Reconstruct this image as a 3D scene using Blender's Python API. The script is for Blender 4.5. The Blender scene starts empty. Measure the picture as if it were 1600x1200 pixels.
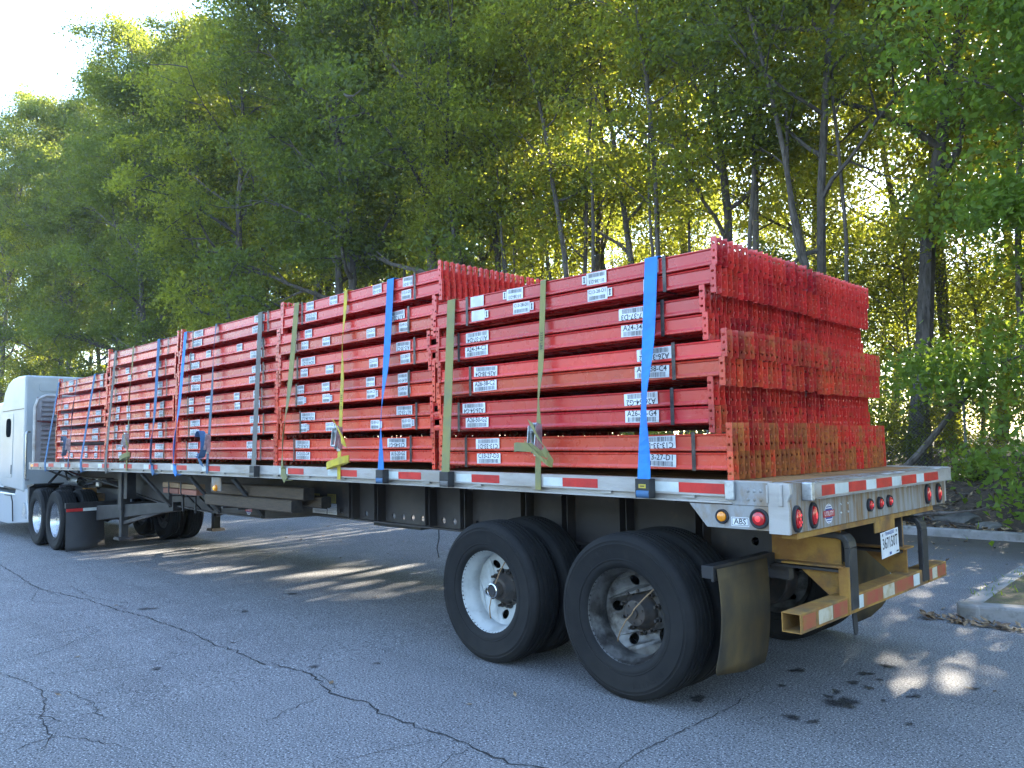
import bpy, bmesh, math, random, zlib
import numpy as np
from mathutils import Vector, Matrix
R = math.radians
rng = random.Random(7)
nr = np.random.default_rng(11)
SC = bpy.context.scene
COL = SC.collection

# ------------------------------------------------------------------ camera
CAM_POS = Vector((-1.961, 5.2914, 1.6065))
YAW, PITCH, ROLL = -0.7839, 0.072, -0.0166
fw = Vector((math.cos(YAW)*math.cos(PITCH), math.sin(YAW)*math.cos(PITCH), math.sin(PITCH)))
rt = fw.cross(Vector((0, 0, 1))).normalized(); up = rt.cross(fw)
r2 = rt*math.cos(ROLL) + up*math.sin(ROLL); u2 = -rt*math.sin(ROLL) + up*math.cos(ROLL)
cd = bpy.data.cameras.new('camera'); cam = bpy.data.objects.new('camera', cd); COL.objects.link(cam)
mw = Matrix((r2, u2, -fw)).transposed().to_4x4(); mw.translation = CAM_POS
cam.matrix_world = mw
cd.sensor_width = 36; cd.lens = 1235.2/1600*36; cd.clip_start = 0.05; cd.clip_end = 3000
SC.camera = cam
# ------------------------------------------------------------------ light
SUN_EL, SUN_AZ = R(27), R(-80)           # azimuth counted from +X
sdir = Vector((math.cos(SUN_EL)*math.cos(SUN_AZ), math.cos(SUN_EL)*math.sin(SUN_AZ), math.sin(SUN_EL)))
W = bpy.data.worlds.new('World'); SC.world = W; W.use_nodes = True
nt = W.node_tree; nt.nodes.clear()
sk = nt.nodes.new('ShaderNodeTexSky'); sk.sky_type = 'NISHITA'; sk.sun_disc = False
sk.sun_elevation = SUN_EL; sk.sun_rotation = math.pi/2 - SUN_AZ
sk.air_density = 1.0; sk.dust_density = .25; sk.ozone_density = 1.2
bg = nt.nodes.new('ShaderNodeBackground'); bg.inputs[1].default_value = 0.11
ow = nt.nodes.new('ShaderNodeOutputWorld')
nt.links.new(sk.outputs[0], bg.inputs[0]); nt.links.new(bg.outputs[0], ow.inputs[0])
sl = bpy.data.lights.new('sun', 'SUN'); sl.energy = 4.4; sl.angle = R(0.53); sl.color = (1.0, 0.90, 0.74)
so = bpy.data.objects.new('sun', sl); COL.objects.link(so)
so.rotation_euler = sdir.to_track_quat('Z', 'Y').to_euler(); so.location = (0, -40, 40)
SC.view_settings.view_transform = 'Standard'; SC.view_settings.look = 'None'
SC.view_settings.gamma = 1; SC.view_settings.use_curve_mapping = False
SC.view_settings.exposure = 3.4
SC.render.engine = 'CYCLES'
SC.cycles.max_bounces = 8; SC.cycles.transparent_max_bounces = 8
SC.cycles.diffuse_bounces = 4; SC.cycles.transmission_bounces = 4; SC.cycles.glossy_bounces = 3
SC.cycles.sample_clamp_indirect = 8
SC.cycles.use_denoising = True; SC.cycles.denoising_prefilter = 'NONE'; SC.cycles.denoising_input_passes = 'RGB_ALBEDO_NORMAL'

# ------------------------------------------------------------------ materials
def nodes(name):
    m = bpy.data.materials.new(name); m.use_nodes = True
    t = m.node_tree; b = t.nodes['Principled BSDF']
    return m, t, b
def N(t, kind, **kw):
    n = t.nodes.new(kind)
    for k, v in kw.items(): setattr(n, k, v)
    return n
def L(t, a, b): t.links.new(a, b)
def coord(t, space='Object'):
    if space == 'World':
        return N(t, 'ShaderNodeNewGeometry').outputs['Position']
    return N(t, 'ShaderNodeTexCoord').outputs[space]
def noise(t, vec, scale, detail=4, rough=.55, stretch=None):
    n = N(t, 'ShaderNodeTexNoise'); n.inputs['Scale'].default_value = scale
    n.inputs['Detail'].default_value = detail; n.inputs['Roughness'].default_value = rough
    if stretch:
        mp = N(t, 'ShaderNodeMapping'); mp.inputs['Scale'].default_value = stretch
        L(t, vec, mp.inputs['Vector']); vec = mp.outputs[0]
    L(t, vec, n.inputs['Vector']); return n.outputs['Fac']
def ramp(t, fac, lo, hi):
    r = N(t, 'ShaderNodeMapRange'); r.inputs['From Min'].default_value = lo; r.inputs['From Max'].default_value = hi
    r.clamp = True; L(t, fac, r.inputs['Value']); return r.outputs[0]
def mixc(t, fac, a, b):
    n = N(t, 'ShaderNodeMix', data_type='RGBA')
    if isinstance(fac, float): n.inputs[0].default_value = fac
    else: L(t, fac, n.inputs[0])
    for s, v in ((6, a), (7, b)):
        if isinstance(v, tuple): n.inputs[s].default_value = v + (1,) if len(v) == 3 else v
        else: L(t, v, n.inputs[s])
    return n.outputs[2]
def math2(t, op, a, b):
    n = N(t, 'ShaderNodeMath', operation=op)
    for i, v in enumerate((a, b)):
        if isinstance(v, (int, float)): n.inputs[i].default_value = v
        else: L(t, v, n.inputs[i])
    return n.outputs[0]
def bump(t, b, h, strength, dist=0.01):
    n = N(t, 'ShaderNodeBump'); n.inputs['Strength'].default_value = strength; n.inputs['Distance'].default_value = dist
    L(t, h, n.inputs['Height']); L(t, n.outputs[0], b.inputs['Normal'])
def M(name, c, rough=.6, metal=0., c2=None, ns=6., lo=.42, hi=.62, c3=None, ns3=2., lo3=.5, hi3=.65, bmp=0., bs=60., space='Object', stretch=None, coat=0., spec=.5, rvar=.0, emit=None):
    m, t, b = nodes(name)
    b.inputs['Roughness'].default_value = rough; b.inputs['Metallic'].default_value = metal
    b.inputs['Specular IOR Level'].default_value = spec
    b.inputs['Coat Weight'].default_value = coat; b.inputs['Coat Roughness'].default_value = .15
    b.inputs['Base Color'].default_value = c + (1,)
    v = coord(t, space); col = c
    if c2: col = mixc(t, ramp(t, noise(t, v, ns, 6, .6, stretch), lo, hi), col, c2)
    if c3: col = mixc(t, ramp(t, noise(t, v, ns3, 6, .65, stretch), lo3, hi3), col, c3)
    if rvar:
        ri = N(t, 'ShaderNodeObjectInfo').outputs['Random']
        hv = N(t, 'ShaderNodeHueSaturation'); 
        L(t, math2(t, 'ADD', math2(t, 'MULTIPLY', ri, rvar*2), 1-rvar), hv.inputs['Value'])
        if isinstance(col, tuple): hv.inputs['Color'].default_value = col + (1,)
        else: L(t, col, hv.inputs['Color'])
        col = hv.outputs[0]
    if not isinstance(col, tuple): L(t, col, b.inputs['Base Color'])
    if bmp: bump(t, b, noise(t, v, bs, 5, .6), bmp)
    if emit:
        b.inputs['Emission Color'].default_value = emit[:3] + (1,); b.inputs['Emission Strength'].default_value = emit[3]
    return m

def mat_asphalt():
    m, t, b = nodes('asphalt'); p = coord(t, 'World')
    big = ramp(t, noise(t, p, .35, 5, .6), .35, .68)
    col = mixc(t, big, (.112, .115, .123), (.178, .180, .186))
    mid = ramp(t, noise(t, p, 2.2, 6, .65), .35, .7)
    col = mixc(t, math2(t, 'MULTIPLY', mid, .5), col, (.205, .204, .204))
    st = noise(t, p, 1.1, 5, .6, (.16, 1.6, 1)); col = mixc(t, math2(t, 'MULTIPLY', ramp(t, st, .50, .68), .45), col, (.075, .074, .078))
    sp = noise(t, p, 95, 3, .75)
    col = mixc(t, ramp(t, sp, .55, .63), col, (.58, .58, .58))
    col = mixc(t, ramp(t, noise(t, p, 70, 2, .6), .52, .64), col, (.022, .022, .026))
    # old tree litter stain towards the kerb
    sx = N(t, 'ShaderNodeSeparateXYZ'); L(t, p, sx.inputs[0])
    edge = math2(t, 'ADD', math2(t, 'MULTIPLY', sx.outputs[1], -1), math2(t, 'MULTIPLY', noise(t, p, 1.1, 5), 2.0))
    col = mixc(t, ramp(t, edge, 5.4, 8.4), col, (.062, .052, .042))
    L(t, col, b.inputs['Base Color']); b.inputs['Roughness'].default_value = .78
    b.inputs['Specular IOR Level'].default_value = .45
    bump(t, b, noise(t, p, 110, 3, .7), .55, .008)
    return m
def mat_paint():
    """red enamel of the rack beams; obj.color: R = rust, G = orange, B = faded/deep"""
    m, t, b = nodes('red_enamel'); p = coord(t, 'World')
    oc = N(t, 'ShaderNodeObjectInfo'); s = N(t, 'ShaderNodeSeparateColor'); L(t, oc.outputs['Color'], s.inputs[0])
    at = N(t, 'ShaderNodeAttribute', attribute_name='rust')
    col = mixc(t, s.outputs[1], (.62, .034, .030), (.69, .075, .025))
    col = mixc(t, s.outputs[2], col, (.36, .010, .018))
    col = mixc(t, math2(t, 'MULTIPLY', ramp(t, noise(t, p, 3.5, 5, .6), .45, .75), .35), col, (.45, .045, .05))
    sc = ramp(t, noise(t, p, 4, 8, .75, (1.2, 9, 16)), .57, .68); col = mixc(t, math2(t, 'MULTIPLY', sc, .55), col, (.55, .20, .18))
    ch = ramp(t, noise(t, p, 26, 5, .7, (.5, 1, 1)), .66, .70); col = mixc(t, math2(t, 'MULTIPLY', ch, .6), col, (.16, .03, .025))
    rust = ramp(t, math2(t, 'ADD', math2(t, 'ADD', s.outputs[0], at.outputs['Fac']), math2(t, 'MULTIPLY', math2(t, 'SUBTRACT', noise(t, p, 17, 6, .7), .5), 1.7)), .35, .85)
    ro = mixc(t, ramp(t, noise(t, p, 30, 5, .6), .4, .65), (.44, .135, .020), (.28, .075, .020))
    col = mixc(t, rust, col, ro)
    hv = N(t, 'ShaderNodeHueSaturation'); L(t, col, hv.inputs['Color']); L(t, math2(t, 'ADD', math2(t, 'MULTIPLY', oc.outputs['Random'], .42), .76), hv.inputs['Value']); col = hv.outputs[0]
    L(t, col, b.inputs['Base Color'])
    rg = math2(t, 'ADD', math2(t, 'MULTIPLY', rust, .5), math2(t, 'MULTIPLY', noise(t, p, 9, 4), .16))
    L(t, math2(t, 'ADD', rg, .20), b.inputs['Roughness'])
    b.inputs['Specular IOR Level'].default_value = .65
    bump(t, b, noise(t, p, 2.2, 2), .05, .004)
    return m
def mat_leaf(name, c1, c2, tr, gloss=.45, mixf=.5):
    m, t, b = nodes(name)
    ri = N(t, 'ShaderNodeNewGeometry').outputs['Random Per Island']
    oi = N(t, 'ShaderNodeObjectInfo').outputs['Random']
    col = mixc(t, ri, c1, c2)
    hv = N(t, 'ShaderNodeHueSaturation'); L(t, col, hv.inputs['Color'])
    L(t, math2(t, 'ADD', math2(t, 'MULTIPLY', oi, .035), .482), hv.inputs['Hue'])
    L(t, math2(t, 'ADD', math2(t, 'MULTIPLY', oi, .4), .8), hv.inputs['Value'])
    L(t, hv.outputs[0], b.inputs['Base Color']); b.inputs['Roughness'].default_value = gloss
    b.inputs['Specular IOR Level'].default_value = .2
    tb = N(t, 'ShaderNodeBsdfTranslucent'); 
    tc = mixc(t, ri, tr, tuple(x*.7 for x in tr)); L(t, tc, tb.inputs[0])
    mx = N(t, 'ShaderNodeMixShader'); mx.inputs[0].default_value = mixf
    L(t, b.outputs[0], mx.inputs[1]); L(t, tb.outputs[0], mx.inputs[2])
    L(t, mx.outputs[0], t.nodes['Material Output'].inputs['Surface'])
    return m
def mat_wood(name, c1, c2, c3, stretch=(1.2, 14, 14), rough=.8, rvar=.2):
    return M(name, c1, rough, c2=c2, ns=5, lo=.35, hi=.65, c3=c3, ns3=9, lo3=.55, hi3=.75, stretch=stretch, bmp=.3, bs=40, rvar=rvar)

def mat_oil():
    m, t, b = nodes('oil_soaked_asphalt'); p = coord(t, 'World')
    at = N(t, 'ShaderNodeAttribute', attribute_name='soak')
    a = ramp(t, math2(t, 'ADD', at.outputs['Fac'], math2(t, 'MULTIPLY', math2(t, 'SUBTRACT', noise(t, p, 38, 5, .75), .5), 1.3)), .08, .95)
    b.inputs['Base Color'].default_value = (.016, .016, .018, 1); b.inputs['Roughness'].default_value = .62
    L(t, math2(t, 'MULTIPLY', a, .78), b.inputs['Alpha']); bump(t, b, noise(t, p, 110, 3, .7), .5, .008)
    return m
MT = dict(
    asphalt=mat_asphalt(), red=mat_paint(),
    crack=M('crack_fill', (.012, .012, .013), .95, c2=(.03, .03, .03), ns=30, space='World'),
    oil=mat_oil(),
    concrete=M('kerb_concrete', (.26, .25, .24), .9, c2=(.17, .165, .15), ns=3, c3=(.10, .10, .085), ns3=7, lo3=.55, hi3=.72, space='World', bmp=.4, bs=60),
    soil=M('leaf_mould', (.062, .042, .028), .95, c2=(.035, .024, .016), ns=2.5, c3=(.12, .085, .055), ns3=14, lo3=.52, hi3=.66, space='World', bmp=.8, bs=22),
    turf=M('island_turf', (.10, .078, .05), .95, c2=(.070, .078, .028), ns=9, c3=(.11, .085, .055), ns3=20, lo3=.55, hi3=.7, space='World', bmp=.8, bs=60),
    litter=M('dry_leaf', (.20, .125, .065), .8, c2=(.30, .21, .12), ns=3, lo=.45, hi=.55, c3=(.10, .065, .04), ns3=5, lo3=.5, hi3=.55, space='World'),
    bark=M('bark', (.075, .060, .048), .95, c2=(.12, .10, .085), ns=9, c3=(.035, .028, .022), ns3=16, lo3=.5, hi3=.68, stretch=(1, 1, .25), bmp=.9, bs=22, rvar=.25),
    alu=M('weathered_aluminium', (.43, .41, .39), .5, .35, c2=(.31, .28, .25), ns=3.5, lo=.42, hi=.66, c3=(.30, .22, .15), ns3=6, lo3=.58, hi3=.78, bmp=.1, bs=90, stretch=(.6, 1, 2.5)),
    alu_rust=M('rust_washed_aluminium', (.31, .31, .31), .55, .4, c2=(.20, .20, .20), ns=4, c3=(.27, .155, .055), ns3=4, lo3=.44, hi3=.66, bmp=.1, bs=90, stretch=(1, 5, .6)),
    galv=M('bright_galvanised', (.55, .58, .60), .35, .75, c2=(.36, .38, .41), ns=22, lo=.45, hi=.6, bmp=.15, bs=40),
    frame=M('chassis_paint', (.036, .031, .031), .62, c2=(.058, .050, .046), ns=2.5, c3=(.085, .060, .040), ns3=5, lo3=.6, hi3=.78, bmp=.08, bs=60),
    rust=M('ochre_rust', (.37, .20, .040), .85, c2=(.25, .115, .028), ns=5, c3=(.075, .060, .046), ns3=3, lo3=.47, hi3=.70, bmp=.3, bs=60),
    brace=M('worn_brace_paint', (.075, .072, .070), .6, c2=(.05, .047, .045), ns=8),
    black=M('black_steel', (.018, .018, .020), .5, c2=(.035, .034, .034), ns=6, bmp=.05),
    rubber=M('flap_rubber', (.034, .031, .026), .85, spec=.25, c2=(.13, .088, .034), ns=2.2, lo=.40, hi=.70, stretch=(1, 1, .5), bmp=.1),
    rubber_clean=M('clean_rubber', (.020, .021, .025), .7, c2=(.028, .028, .030), ns=3),
    tyre=M('tyre_rubber', (.0095, .0095, .0100), .82, spec=.3, c2=(.015, .0145, .0142), ns=4, c3=(.026, .023, .020), ns3=9, lo3=.6, hi3=.8, bmp=.06, bs=120),
    rim_white=M('white_rim_paint', (.46, .48, .47), .45, c2=(.34, .35, .34), ns=6, c3=(.22, .17, .12), ns3=11, lo3=.64, hi3=.74),
    rim_dark=M('stained_aluminium_rim', (.15, .147, .14), .45, .5, c2=(.055, .050, .046), ns=8, c3=(.022, .019, .017), ns3=5, lo3=.5, hi3=.66, bmp=.08),
    hub=M('greasy_hub', (.028, .026, .025), .55, c2=(.06, .045, .035), ns=14),
    chrome=M('polished_rim', (.62, .62, .62), .22, .95, c2=(.45, .45, .45), ns=5),
    lens=M('red_lens', (.34, .008, .012), .18, coat=.6, emit=(1, .03, .03, .008)),
    led=M('red_lamp_core', (.8, .05, .06), .3, emit=(1, .08, .07, .05)),
    amber=M('amber_lens', (.75, .26, .012), .2, coat=.6, emit=(1, .35, .02, .004)),
    amber_lit=M('amber_lamp_core', (.8, .4, .02), .3, emit=(1, .45, .02, .10)),
    tape_red=M('red_reflective_tape', (.60, .026, .022), .35, c2=(.40, .018, .02), ns=5, c3=(.62, .50, .48), ns3=14, lo3=.70, hi3=.72),
    tape_white=M('white_reflective_tape', (.60, .64, .62), .35, c2=(.48, .52, .50), ns=5, c3=(.34, .32, .30), ns3=12, lo3=.66, hi3=.72),
    tape_red_dirty=M('dirty_red_tape', (.36, .06, .035), .5, c2=(.28, .11, .03), ns=10, lo=.4, hi=.62),
    tape_white_dirty=M('dirty_white_tape', (.50, .46, .36), .5, c2=(.34, .24, .10), ns=10, lo=.45, hi=.68),
    blue=M('blue_webbing', (.02, .23, .64), .65, c2=(.025, .18, .55), ns=9, rvar=.12, bmp=.1, bs=200),
    blue_grey=M('faded_blue_webbing', (.075, .125, .20), .75, c2=(.11, .15, .19), ns=7, bmp=.1, bs=200),
    steel_blue=M('dusty_blue_webbing', (.045, .14, .29), .75, c2=(.09, .145, .23), ns=5, bmp=.1, bs=200),
    olive=M('olive_webbing', (.26, .23, .075), .75, c2=(.20, .195, .09), ns=6, bmp=.1, bs=200),
    yellow=M('yellow_webbing', (.60, .46, .035), .7, c2=(.45, .33, .06), ns=8, bmp=.1, bs=200),
    tan=M('grey_webbing', (.185, .165, .135), .8, c2=(.14, .13, .12), ns=5, bmp=.1, bs=200),
    deckwood=mat_wood('rust_stained_deck', (.36, .20, .070), (.25, .125, .05), (.42, .26, .10), stretch=(1.5, 12, 12)),
    timber=mat_wood('old_dark_timber', (.105, .072, .044), (.065, .046, .032), (.15, .105, .065)),
    endgrain=M('dark_timber_end', (.032, .028, .026), .9, c2=(.055, .045, .035), ns=20),
    pale=mat_wood('pale_board', (.34, .22, .12), (.26, .16, .085), (.42, .30, .17)),
    pink=mat_wood('reddish_board', (.32, .13, .085), (.25, .10, .07), (.40, .20, .13)),
    paper=M('label_paper', (.72, .74, .76), .55, c2=(.58, .58, .58), ns=9, c3=(.45, .40, .34), ns3=14, lo3=.62, hi3=.75),
    paper_yellow=M('torn_yellowed_label', (.70, .64, .48), .6, c2=(.72, .72, .70), ns=14),
    ink=M('label_ink', (.02, .02, .024), .6),
    band=M('steel_band', (.10, .085, .08), .4, .6, c2=(.05, .045, .05), ns=20),
    white=M('white_plate', (.70, .71, .72), .45, c2=(.62, .63, .64), ns=8),
    sign_yellow=M('yellow_decal', (.42, .33, .06), .5, c2=(.34, .27, .06), ns=25),
    plate_blue=M('plate_blue', (.03, .07, .24), .5),
    decal_blue=M('decal_blue', (.022, .05, .24), .45), decal_red=M('decal_red', (.42, .03, .03), .45),
    cab=M('silver_grey_cab_paint', (.38, .405, .415), .36, c2=(.34, .365, .375), ns=2, coat=.5),
    cab_white=M('white_cab_paint', (.40, .43, .46), .3, coat=.6),
    glass=M('dark_glass', (.012, .014, .016), .6, spec=0.),
    bulk=M('ribbed_bulkhead_aluminium', (.34, .33, .34), .5, .5, c2=(.27, .26, .27), ns=5),
    wire=M('galvanised_wire', (.24, .25, .25), .6, .5, c2=(.14, .13, .12), ns=8),
    maroon=M('chain_red_oxide', (.10, .022, .022), .7),
    rock=M('grey_rock', (.13, .125, .115), .9, c2=(.07, .068, .06), ns=6, bmp=.6, bs=20),
    leafA=mat_leaf('leaf_oak', (.056, .078, .016), (.108, .136, .024), (.60, .62, .050), mixf=.5),
    leafB=mat_leaf('leaf_dark', (.036, .056, .017), (.068, .094, .024), (.36, .42, .045), mixf=.46),
    leafC=mat_leaf('leaf_fresh', (.078, .130, .022), (.125, .18, .030), (.40, .54, .05)),
    needle=mat_leaf('pine_needle', (.035, .065, .030), (.055, .085, .040), (.10, .15, .04), mixf=.25),
)

# ------------------------------------------------------------------ mesh builder
class MB:
    def __init__(s): s.v = []; s.f = []; s.m = []
    def add(s, vs, fs, mi=0):
        k = len(s.v); s.v += [tuple(p) for p in vs]; s.f += [tuple(i+k for i in f) for f in fs]; s.m += [mi]*len(fs); return s
    def box(s, x0, x1, y0, y1, z0, z1, mi=0, nx=1):
        for i in range(nx+1):
            pass
        xs = [x0+(x1-x0)*i/nx for i in range(nx+1)]
        vs = []
        for x in xs: vs += [(x, y0, z0), (x, y1, z0), (x, y1, z1), (x, y0, z1)]
        fs = [(0, 3, 2, 1), (nx*4, nx*4+1, nx*4+2, nx*4+3)]
        for i in range(nx):
            a = i*4; b = a+4
            for k in range(4):
                j = (k+1) % 4
                fs.append((a+k, a+j, b+j, b+k))
        return s.add(vs, fs, mi)
    def hexa(s, c8, mi=0):
        return s.add(c8, [(0, 3, 2, 1), (4, 5, 6, 7), (0, 1, 5, 4), (1, 2, 6, 5), (2, 3, 7, 6), (3, 0, 4, 7)], mi)
    def bar(s, p, q, w, h, mi=0, upv=(0, 0, 1)):
        p = Vector(p); q = Vector(q); d = (q-p).normalized(); u = Vector(upv)
        if abs(d.dot(u)) > .97: u = Vector((1, 0, 0))
        a = d.cross(u).normalized()*w/2; b = a.cross(d).normalized()*h/2
        return s.hexa([p-a-b, p+a-b, p+a+b, p-a+b, q-a-b, q+a-b, q+a+b, q-a+b], mi)
    def tube(s, pts, r, n=8, mi=0, cap=True):
        pts = [Vector(p) for p in pts]; rs = r if isinstance(r, (list, tuple)) else [r]*len(pts)
        vs = []; prev = None
        for i, p in enumerate(pts):
            d = (pts[min(i+1, len(pts)-1)]-pts[max(i-1, 0)]).normalized()
            if prev is None:
                u = Vector((0, 0, 1)) if abs(d.z) < .9 else Vector((1, 0, 0))
                a = d.cross(u).normalized()
            else:
                a = (prev-d*prev.dot(d)).normalized()
            prev = a; b = d.cross(a)
            for k in range(n):
                t = 2*math.pi*k/n; vs.append(p+(a*math.cos(t)+b*math.sin(t))*rs[i])
        fs = []
        for i in range(len(pts)-1):
            for k in range(n):
                j = (k+1) % n; fs.append((i*n+k, i*n+j, (i+1)*n+j, (i+1)*n+k))
        if cap: fs += [tuple(range(n-1, -1, -1)), tuple((len(pts)-1)*n+k for k in range(n))]
        return s.add(vs, fs, mi)
    def cyl(s, p, q, r, n=16, mi=0): return s.tube([p, q], r, n, mi)
    def prism(s, poly, axis, a0, a1, mi=0):
        """poly in the two other axes: x->(y,z), y->(x,z), z->(x,y)"""
        def P(u, v, a): return {'x': (a, u, v), 'y': (u, a, v), 'z': (u, v, a)}[axis]
        n = len(poly); vs = [P(u, v, a0) for u, v in poly]+[P(u, v, a1) for u, v in poly]
        fs = [tuple(range(n)), tuple(range(2*n-1, n-1, -1))]
        for i in range(n):
            j = (i+1) % n; fs.append((i, n+i, n+j, j))
        return s.add(vs, fs, mi)
    def lathe(s, prof, c=(0, 0, 0), axis='y', n=48, mi=0, closed=False, sx=1., sz=1.):
        """prof = (radius, along)"""
        c = Vector(c); vs = []
        for k in range(n):
            t = 2*math.pi*k/n; ct, st = math.cos(t), math.sin(t)
            for r, a in prof:
                o = {'y': (r*ct*sx, a, r*st*sz), 'x': (a, r*ct*sx, r*st*sz), 'z': (r*ct*sx, r*st*sz, a)}[axis]
                vs.append(c+Vector(o))
        p = len(prof); fs = []
        for k in range(n):
            j = (k+1) % n
            for i in range(p if closed else p-1):
                i2 = (i+1) % p
                fs.append((k*p+i, k*p+i2, j*p+i2, j*p+i))
        return s.add(vs, fs, mi)
    def ico(s, c, r, mi=0, seed=0, squash=1.):
        bm = bmesh.new(); bmesh.ops.create_icosphere(bm, subdivisions=2, radius=1)
        q = random.Random(seed); vs = []
        for v in bm.verts:
            k = 1+q.uniform(-.18, .18); vs.append((c[0]+v.co.x*r[0]*k, c[1]+v.co.y*r[1]*k, c[2]+v.co.z*r[2]*k))
        fs = [tuple(v.index for v in f.verts) for f in bm.faces]; bm.free(); return s.add(vs, fs, mi)
    def ribbon(s, pts, width, dirs, th=.003, mi=0, nrm=None):
        """flat band through pts; dirs = width direction per point"""
        vs = []
        for i, p in enumerate(pts):
            p = Vector(p); w = Vector(dirs[i]).normalized()
            d = (Vector(pts[min(i+1, len(pts)-1)])-Vector(pts[max(i-1, 0)])).normalized()
            n = d.cross(w).normalized()*th/2; wd = width[i] if isinstance(width, (list, tuple)) else width
            w = w*wd/2
            vs += [p-w-n, p+w-n, p+w+n, p-w+n]
        k = len(pts); fs = [(0, 3, 2, 1), ((k-1)*4, (k-1)*4+1, (k-1)*4+2, (k-1)*4+3)]
        for i in range(k-1):
            for a in range(4):
                b = (a+1) % 4; fs.append((i*4+a, i*4+b, i*4+4+b, i*4+4+a))
        return s.add(vs, fs, mi)
    def deform(s, fn): s.v = [fn(*p) for p in s.v]; return s
    def mesh(s, name, mats, smooth=False):
        me = bpy.data.meshes.new(name); me.from_pydata([tuple(p) for p in s.v], [], s.f)
        for m in (mats if isinstance(mats, (list, tuple)) else [mats]): me.materials.append(MT[m] if isinstance(m, str) else m)
        if any(s.m): me.polygons.foreach_set('material_index', s.m)
        bm = bmesh.new(); bm.from_mesh(me); bmesh.ops.recalc_face_normals(bm, faces=bm.faces); bm.to_mesh(me); bm.free()
        if smooth:
            me.polygons.foreach_set('use_smooth', [True]*len(me.polygons)); me.set_sharp_from_angle(angle=R(38))
        me.update(); return me
    def build(s, name, mats, parent=None, smooth=False, bevel=0, loc=None):
        return link(name, s.mesh(name, mats, smooth), parent, bevel, loc)
def link(name, me, parent=None, bevel=0, loc=None):
    o = bpy.data.objects.new(name, me); COL.objects.link(o)
    if parent is not None: o.parent = parent
    if loc is not None: o.location = loc
    if bevel:
        b = o.modifiers.new('bevel', 'BEVEL'); b.width = bevel; b.segments = 2; b.limit_method = 'ANGLE'; b.angle_limit = R(40)
    return o
def tag(o, label, cat, group=None, kind=None):
    o['label'] = label; o['category'] = cat
    if group: o['group'] = group
    if kind: o['kind'] = kind
    return o
def setting(o, kind='structure'): o['kind'] = kind; return o
def empty(name, loc=(0, 0, 0), parent=None, rz=0):
    o = bpy.data.objects.new(name, None); COL.objects.link(o); o.location = loc; o.rotation_euler = (0, 0, rz)
    o.empty_display_size = .2
    if parent is not None: o.parent = parent
    return o
_tc = {}
def text_vf(s, size):
    if s not in _tc:
        cu = bpy.data.curves.new('lettering', 'FONT'); cu.body = s; cu.size = 1; cu.align_x = 'CENTER'; cu.align_y = 'CENTER'
        cu.resolution_u = 2; cu.offset = .012
        ob = bpy.data.objects.new('lettering', cu); me = ob.to_mesh()
        _tc[s] = ([tuple(v.co) for v in me.vertices], [tuple(p.vertices) for p in me.polygons])
        ob.to_mesh_clear(); bpy.data.objects.remove(ob); bpy.data.curves.remove(cu)
    vs, fs = _tc[s]; return [(x*size, y*size) for x, y, z in vs], fs
def holed(outer, holes, ext):
    """flat plate with true holes, in XY, +-ext thick"""
    cu = bpy.data.curves.new('plate', 'CURVE'); cu.dimensions = '2D'; cu.fill_mode = 'BOTH'; cu.extrude = ext
    for ring in [outer]+holes:
        sp = cu.splines.new('POLY'); sp.points.add(len(ring)-1); sp.use_cyclic_u = True
        for i, (x, y) in enumerate(ring): sp.points[i].co = (x, y, 0, 1)
    ob = bpy.data.objects.new('plate', cu); me = ob.to_mesh()
    vs = [tuple(v.co) for v in me.vertices]; fs = [tuple(p.vertices) for p in me.polygons]
    ob.to_mesh_clear(); bpy.data.objects.remove(ob); bpy.data.curves.remove(cu); return vs, fs
def ring(cx, cy, rx, ry=None, n=16): return [(cx+rx*math.cos(2*math.pi*k/n), cy+(ry or rx)*math.sin(2*math.pi*k/n)) for k in range(n)]
def rrect(x0, x1, y0, y1, r, n=4):
    out = []
    for cx, cy, a in ((x1-r, y1-r, 0), (x0+r, y1-r, 90), (x0+r, y0+r, 180), (x1-r, y0+r, 270)):
        for k in range(n+1):
            t = R(a+90*k/n); out.append((cx+r*math.cos(t), cy+r*math.sin(t)))
    return out
def arch(x): return .034*(1-((x-7.3)/7.3)**2)
def gz(x): return 0. if x < 3 else -.0128*(min(x, 14)-3)
ORD = ['first', 'second', 'third', 'fourth', 'fifth', 'sixth', 'seventh', 'eighth', 'ninth', 'tenth', 'eleventh', 'twelfth', 'thirteenth', 'fourteenth', 'fifteenth', 'sixteenth', 'seventeenth', 'eighteenth', 'nineteenth', 'twentieth']
def ordw(n):
    if n <= 20: return ORD[n-1]
    return ('twenty-' if n < 30 else 'thirty-')+ORD[(n % 10)-1] if n % 10 else {30: 'thirtieth', 40: 'fortieth'}[n]
# ------------------------------------------------------------------ ground
xs = [-400, -30, 3, 8.5, 14, 40, 400]
vs = []; fs = []
for x in xs: vs += [(x, -8.28, gz(x)), (x, 0, gz(x)), (x, 400, gz(x))]
for i in range(len(xs)-1):
    for k in range(2): fs.append((i*3+k, i*3+3+k, i*3+4+k, i*3+1+k))
asphalt = setting(MB().add(vs, fs).build('asphalt_lot', 'asphalt'))

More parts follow.
